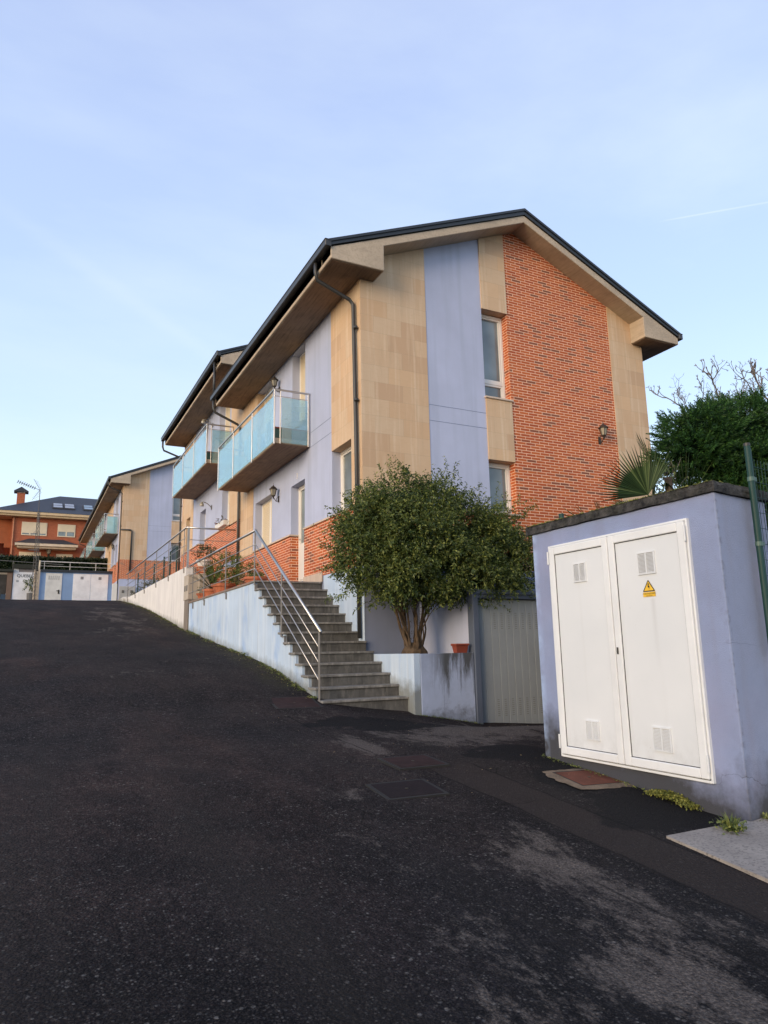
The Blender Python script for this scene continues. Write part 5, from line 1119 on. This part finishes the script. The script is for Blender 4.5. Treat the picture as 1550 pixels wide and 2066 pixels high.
# brick villa
YH=72.; bh=thing('brick_house','large orange brick house with slate hip roof and roof windows beyond the hedge','house',(3.,YH,5.)); m_slate2=surf('slate_roof_tiles',(.030,.033,.042),var=.25,nscale=6,rough=.6,bump=.4,bscale=12,dist=.02)
mb=MB(); mb.box(-1.66,12.,YH,YH+12,3.,12.62); mb.build('wall',m_brick_far,bh)
mb=MB(); mb.box(-3.6,-1.67,YH+1.5,YH+11,10.35,12.6); mb.box(-2.2,-1.67,YH+1.,YH+11,9.9,10.35); mb.build('side_bay',surf('orange_render',(.33,.10,.035)),bh)
mb=MB(); xh0,xh1=-3.5,13.; yh0=YH-.9; yh1=YH+13; zt=13.06; rz=16.1; ry=YH+6; rx0,rx1=2.35,9.
mb.add([(xh0,yh0,zt),(xh1,yh0,zt),(xh1,yh1,zt),(xh0,yh1,zt),(rx0,ry,rz),(rx1,ry,rz-.05)],[(0,1,5,4),(1,2,5),(2,3,4,5),(3,0,4),(0,3,2,1)]); rf=mb.build('roof',m_slate2,bh)
mb=MB(); mb.box(xh0+.05,xh1-.05,yh0+.04,yh1-.1,12.82,13.05); mb.box(xh0+.25,xh1-.3,yh0+.2,yh1-.2,12.64,12.82); mb.build('eaves',surf('cream_eaves',(.60,.44,.26)),bh)
def on_roof(x,t): # point on front slope, t 0..1 up
    y=yh0+(ry-yh0)*t; return Vector((x,y,zt+(rz-zt)*t))
nrm=Vector((0,-(rz-zt),(ry-yh0))).normalized()
for i,(x0,x1) in enumerate(((1.62,2.58),(2.64,3.62),(4.35,5.3))):
    t0,t1=.235,.50; fr_=MB(); P=[on_roof(x0,t0),on_roof(x1,t0),on_roof(x1,t1),on_roof(x0,t1)]; Q=[p+nrm*.10 for p in P]
    fr_.add([tuple(p) for p in P+Q],[(0,1,5,4),(1,2,6,5),(2,3,7,6),(3,0,4,7),(4,5,6,7)]); w=fr_.build('roof_window',surf('dark_roof_window_frame',(.05,.05,.055),bump=0),bh)
    gb=MB(); e=.09
    for (ta,tb) in ((t0+.025,t0+.125),(t0+.15,t1-.02)): P=[on_roof(x0+e,ta),on_roof(x1-e,ta),on_roof(x1-e,tb),on_roof(x0+e,tb)]; gb.add([tuple(p+nrm*.115) for p in P],[(0,1,2,3)])
    gb.build('pane',surf('roof_window_glass',(.20,.26,.30) if i==2 else (.30,.30,.32),rough=.2,bump=0),w,fix=False)
mb=MB(); mb.box(-1.50,-.80,YH+3,YH+3.7,13.,15.55); ch=mb.build('chimney',m_brick_far,bh)
mb=MB(); mb.prism([(-1.78,15.62),(-.52,15.62),(-.52,15.72),(-1.15,16.12),(-1.78,15.72)],'y',YH+2.8,YH+3.9); mb.build('chimney_cap',m_slate2,ch)
mb=MB(); mb.box(-1.50,-.80,YH+3.05,YH+3.65,15.56,15.61); mb.build('chimney_band',m_whitepaint,ch)
def vwin(x0,x1,z0,z1,bl,cols):
    mb=MB(); e=.08; mb.box(x0,x1,YH-.05,YH+.02,z0,z0+e); mb.box(x0,x1,YH-.05,YH+.02,z1-e,z1); mb.box(x0,x0+e,YH-.05,YH+.02,z0+e,z1-e); mb.box(x1-e,x1,YH-.05,YH+.02,z0+e,z1-e)
    for k in range(1,cols): c=x0+(x1-x0)*k/cols; mb.box(c-.06,c+.06,YH-.045,YH+.02,z0+e,z1-e)
    w=mb.build('window',m_cream,bh); g=MB(); g.box(x0+e,x1-e,YH-.02,YH-.01,z0+e,z1-e); g.build('pane',m_pane,w)
    s=MB(); zb=z1-(z1-z0)*bl; s.box(x0+e,x1-e,YH-.06,YH-.03,zb,z1-.02)
    for k in range(14): z=zb+(z1-zb)*k/14; s.box(x0+e,x1-e,YH-.066,YH-.055,z,z+(z1-zb)/20)
    s.build('roller_shutter',m_cream,w)
vwin(-.85,1.27,10.98,12.22,.84,3); vwin(2.17,3.70,10.98,12.17,.60,2); vwin(-.9,.9,7.6,9.42,.5,2); vwin(2.2,3.6,7.6,9.35,.5,2); vwin(5.6,7.,10.98,12.17,.6,2)
mb=MB(); z0=10.1; zz=10.68; mb.add([(-1.3,YH-1.3,z0),(3.98,YH-1.3,z0),(3.98,YH,z0),(-1.3,YH,z0),(-.15,YH-.02,zz),(2.75,YH-.02,zz)],[(0,1,5,4),(1,2,5),(0,4,3),(0,3,2,1),(2,3,4,5)]); cn=mb.build('porch_roof',m_slate2,bh)
mb=MB(); mb.box(-1.28,3.96,YH-1.28,YH-.01,9.86,10.09); mb.box(-1.1,3.8,YH-1.05,YH-.01,9.68,9.86); mb.build('porch_fascia',surf('cream_fascia',(.62,.50,.36)),cn)
mb=MB(); mb.tube([(-1.52,YH-.08,12.6),(-1.52,YH-.08,6.)],.06,6); mb.build('downpipe',surf('copper_pipe',(.50,.22,.12),bump=0),bh)
lantern(bh,1.55,YH,9.6,(0,-1),2.6)
# tiny house roof peeking at the far left
mb=MB(); mb.add([(-9,95,9.2),(-2.6,95,9.2),(-2.6,104,9.2),(-9,104,9.2),(-5.8,95,11.6),(-5.8,104,11.6)],[(0,1,4),(1,2,5,4),(3,0,4,5),(2,3,5),(0,3,2,1)]); nb=mb.build('neighbour_house',m_slate2); tag(nb,'small gabled roof far left beyond the brick house, below its overhang','house')
mb=MB(); mb.box(-8.4,-3.2,95.4,103.6,3.,9.2); mb.build('wall',m_whitepaint,nb)
# garden fence + meter boxes in front of far house
gf=thing('garden_fence','dark green wire garden fence with gate behind the upper railing','fence',(5.,33.,2.5)); 
for (x,y,h) in ((5.,37.5,1.6),(5.,35.3,1.9),(5.,32.5,1.5),(5.,30.,1.5)): mb=MB(); mb.tube([(x,y,2.4),(x,y,2.45+h)],.035,6); mb.build('post',m_green,gf)
mb=MB(); mb.tube([(5.1,29.2,2.4),(5.1,29.2,4.05),(5.1,27.8,4.05),(5.1,27.8,2.4)],.035,6); mb.build('gate_frame',m_green,gf)
mb=MB()
for k in range(9): mb.tube([(5.,29.3,2.5+k*.17),(5.,37.5,2.5+k*.17)],.006,4)
mb.build('wire_mesh',m_green,gf)
for i,(x,y,rx,ry,h) in enumerate(((5.2,34.2,.35,.9,.8),(5.25,31.6,.3,.7,.6),(5.3,39.,.4,1.2,.6))):
    t=thing('garden_shrub','low olive shrub behind the green fence, '+('middle one','nearest one','farthest one')[i],'shrub',(x,y,2.5),'shrubs behind the green fence'); shrub_crown([(x,y,2.5+h/2,rx,ry,h/2)],150,.07,.03,leaf('olive_shrub_leaves_%d'%i,(.05,.06,.02),(.09,.08,.03),(.14,.12,.05),3),t,n=6,tl=.3,name='foliage')
mb=MB()
mt=thing('meter_cabinet','pair of pale grey meter boxes on the wall under the farthest house gable','meter cabinet',(4.6,43.,3.)); mb=MB(); mb.box(4.85,5.30,44.,44.15,3.2,3.95); mb.box(5.34,5.75,44.,44.15,3.2,3.95); mb.build('cabinet_box',surf('pale_grey_box',(.42,.40,.37)),mt,bevel=.01)
mb=MB(); mb.box(4.98,5.12,43.985,43.999,3.55,3.72); mb.box(5.46,5.60,43.985,43.999,3.55,3.72); mb.build('inspection_window',surf('grey_window',(.12,.11,.10),bump=0),mt)
mb=MB(); mb.box(4.3,4.55,42.5,42.7,2.4,3.95); tag(mb.build('service_box',m_pvc),'narrow white service box right of the far utility building','service box')
# folded parasol / covered furniture on the far roof terrace
pc=MB(); pc.add([(3.3,52,5.25),(4.2,52,5.25),(4.9,52,6.1),(5.6,52.3,6.9),(5.5,52,5.25),(4.4,52,6.5),(4.5,53,5.3),(5.5,53,6.)],[(0,1,2,5),(1,4,3,2),(0,5,6),(5,3,7,6)]); tag(pc.build('covered_furniture',surf('dark_tarp',(.06,.06,.065),bump=.5,bscale=3,dist=.1),None,fix=False),'dark tarpaulin covered furniture on the terrace behind the far utility building','covered furniture')
# ------------------------------------------------------------------ camera
P=(0.471178755,0.192616408,-0.0203068363,1418.2397)
yaw,pitch,roll,FPX=P
cyw,syw,cp,sp,crr,srr=math.cos(yaw),math.sin(yaw),math.cos(pitch),math.sin(pitch),math.cos(roll),math.sin(roll)
f=Vector((syw*cp,cyw*cp,sp)); r0=Vector((cyw,-syw,0)); u0=r0.cross(f); r=r0*crr+u0*srr; u=-r0*srr+u0*crr
cam=bpy.data.cameras.new('camera'); co=bpy.data.objects.new('camera',cam); COL.objects.link(co)
co.matrix_world=Matrix(((r.x,u.x,-f.x,0),(r.y,u.y,-f.y,0),(r.z,u.z,-f.z,0),(0,0,0,1)))
cam.sensor_fit='VERTICAL'; cam.sensor_height=36.; cam.lens=FPX/2066*36; cam.clip_end=2000; cam.clip_start=.05; S.camera=co
# ------------------------------------------------------------------ light
sun_az=math.atan2(-.90,-.43); sun_el=math.radians(15)
w=bpy.data.worlds.new('World'); S.world=w; w.use_nodes=True; nt=w.node_tree; nt.nodes.clear()
sky=nt.nodes.new('ShaderNodeTexSky'); sky.sky_type='NISHITA'; sky.sun_disc=False; sky.sun_elevation=sun_el; sky.sun_rotation=sun_az%(2*math.pi); sky.air_density=1.; sky.dust_density=1.2; sky.ozone_density=1.5
bg=nt.nodes.new('ShaderNodeBackground'); out=nt.nodes.new('ShaderNodeOutputWorld'); bg.inputs[1].default_value=.15
tc=nt.nodes.new('ShaderNodeTexCoord'); sp=nt.nodes.new('ShaderNodeSeparateXYZ'); nt.links.new(tc.outputs['Generated'],sp.inputs[0])
rm=nt.nodes.new('ShaderNodeValToRGB'); e=rm.color_ramp.elements
for i,(p_,c_) in enumerate([(0.,(.93,.98,1.0)),(.08,(.83,.94,1.01)),(.20,(.68,.84,1.01)),(.42,(.54,.69,.97)),(.75,(.465,.56,.86)),(1.,(.40,.48,.78))]):
    if i>1: e.new(p_)
    e[i].position=p_; e[i].color=(*c_,1)
nt.links.new(sp.outputs[2],rm.inputs[0])
mp_=nt.nodes.new('ShaderNodeMapping'); mp_.inputs['Scale'].default_value=(1.2,2.4,5.); mp_.inputs['Rotation'].default_value=(.3,.5,.4); nt.links.new(tc.outputs['Generated'],mp_.inputs[0])
ns=nt.nodes.new('ShaderNodeTexNoise'); ns.inputs['Scale'].default_value=1.1; ns.inputs['Detail'].default_value=6; ns.inputs['Roughness'].default_value=.55; nt.links.new(mp_.outputs[0],ns.inputs[0])
nr=nt.nodes.new('ShaderNodeMapRange'); nr.inputs[1].default_value=.42; nr.inputs[2].default_value=.75; nr.inputs[3].default_value=0; nr.inputs[4].default_value=.50; nt.links.new(ns.outputs[0],nr.inputs[0])
cm=nt.nodes.new('ShaderNodeMix'); cm.data_type='RGBA'; nt.links.new(nr.outputs[0],cm.inputs[0]); nt.links.new(rm.outputs[0],cm.inputs[6]); cm.inputs[7].default_value=(.82,.91,1.0,1)
def vm(op,a,b):
    x=nt.nodes.new('ShaderNodeVectorMath'); x.operation=op; nt.links.new(a,x.inputs[0]); x.inputs[1].default_value=b; return x.outputs[1 if op=='DOT_PRODUCT' else 0]
def mt(op,a,b):
    x=nt.nodes.new('ShaderNodeMath'); x.operation=op
    for i_,v_ in enumerate((a,b)):
        if hasattr(v_,'is_output'): nt.links.new(v_,x.inputs[i_])
        else: x.inputs[i_].default_value=v_
    return x.outputs[0]
def mrg(a,*q):
    x=nt.nodes.new('ShaderNodeMapRange'); x.interpolation_type='SMOOTHSTEP'; nt.links.new(a,x.inputs[0])
    for i_,v_ in enumerate(q): x.inputs[i_+1].default_value=v_
    return x.outputs[0]
last=cm.outputs[2]
for n_,m_,wd,half,amt in (((.3549,.3732,-.8572),(.7108,.4879,.5067),.0016,.075,.45),((-.4436,.4405,-.7805),(.0674,.8848,.4611),.016,.24,.11)):
    d_=mt('ABSOLUTE',vm('DOT_PRODUCT',tc.outputs['Generated'],n_),0.); a_=mrg(d_,0.,wd,1.,0.); c_=mrg(vm('DOT_PRODUCT',tc.outputs['Generated'],m_),math.cos(half),math.cos(half*.5),0.,amt)
    k_=mt('MULTIPLY',a_,c_); k_=mt('MULTIPLY',k_,mrg(ns.outputs[0],.35,.6,.5,1.)); x_=nt.nodes.new('ShaderNodeMix'); x_.data_type='RGBA'; nt.links.new(k_,x_.inputs[0]); nt.links.new(last,x_.inputs[6]); x_.inputs[7].default_value=(.86,.93,1.,1); last=x_.outputs[2]
sc=nt.nodes.new('ShaderNodeVectorMath'); sc.operation='SCALE'; sc.inputs[3].default_value=1/.15*.92; nt.links.new(last,sc.inputs[0])
ad=nt.nodes.new('ShaderNodeVectorMath'); ad.operation='ADD'; s2=nt.nodes.new('ShaderNodeVectorMath'); s2.operation='SCALE'; s2.inputs[3].default_value=.55; nt.links.new(sky.outputs[0],s2.inputs[0]); nt.links.new(sc.outputs[0],ad.inputs[0]); nt.links.new(s2.outputs[0],ad.inputs[1])
nt.links.new(ad.outputs[0],bg.inputs[0]); nt.links.new(bg.outputs[0],out.inputs[0])
sd=bpy.data.lights.new('sun','SUN'); so=bpy.data.objects.new('sun',sd); COL.objects.link(so); sd.energy=2.15; sd.angle=math.radians(28); sd.color=(1.,.76,.50)
Sv=Vector((math.sin(sun_az)*math.cos(sun_el),math.cos(sun_az)*math.cos(sun_el),math.sin(sun_el))); so.rotation_euler=Sv.to_track_quat('Z','Y').to_euler()
S.view_settings.view_transform='Standard'; S.view_settings.look='None'; S.view_settings.exposure=0; S.view_settings.gamma=1
S.cycles.max_bounces=8; S.cycles.transparent_max_bounces=16
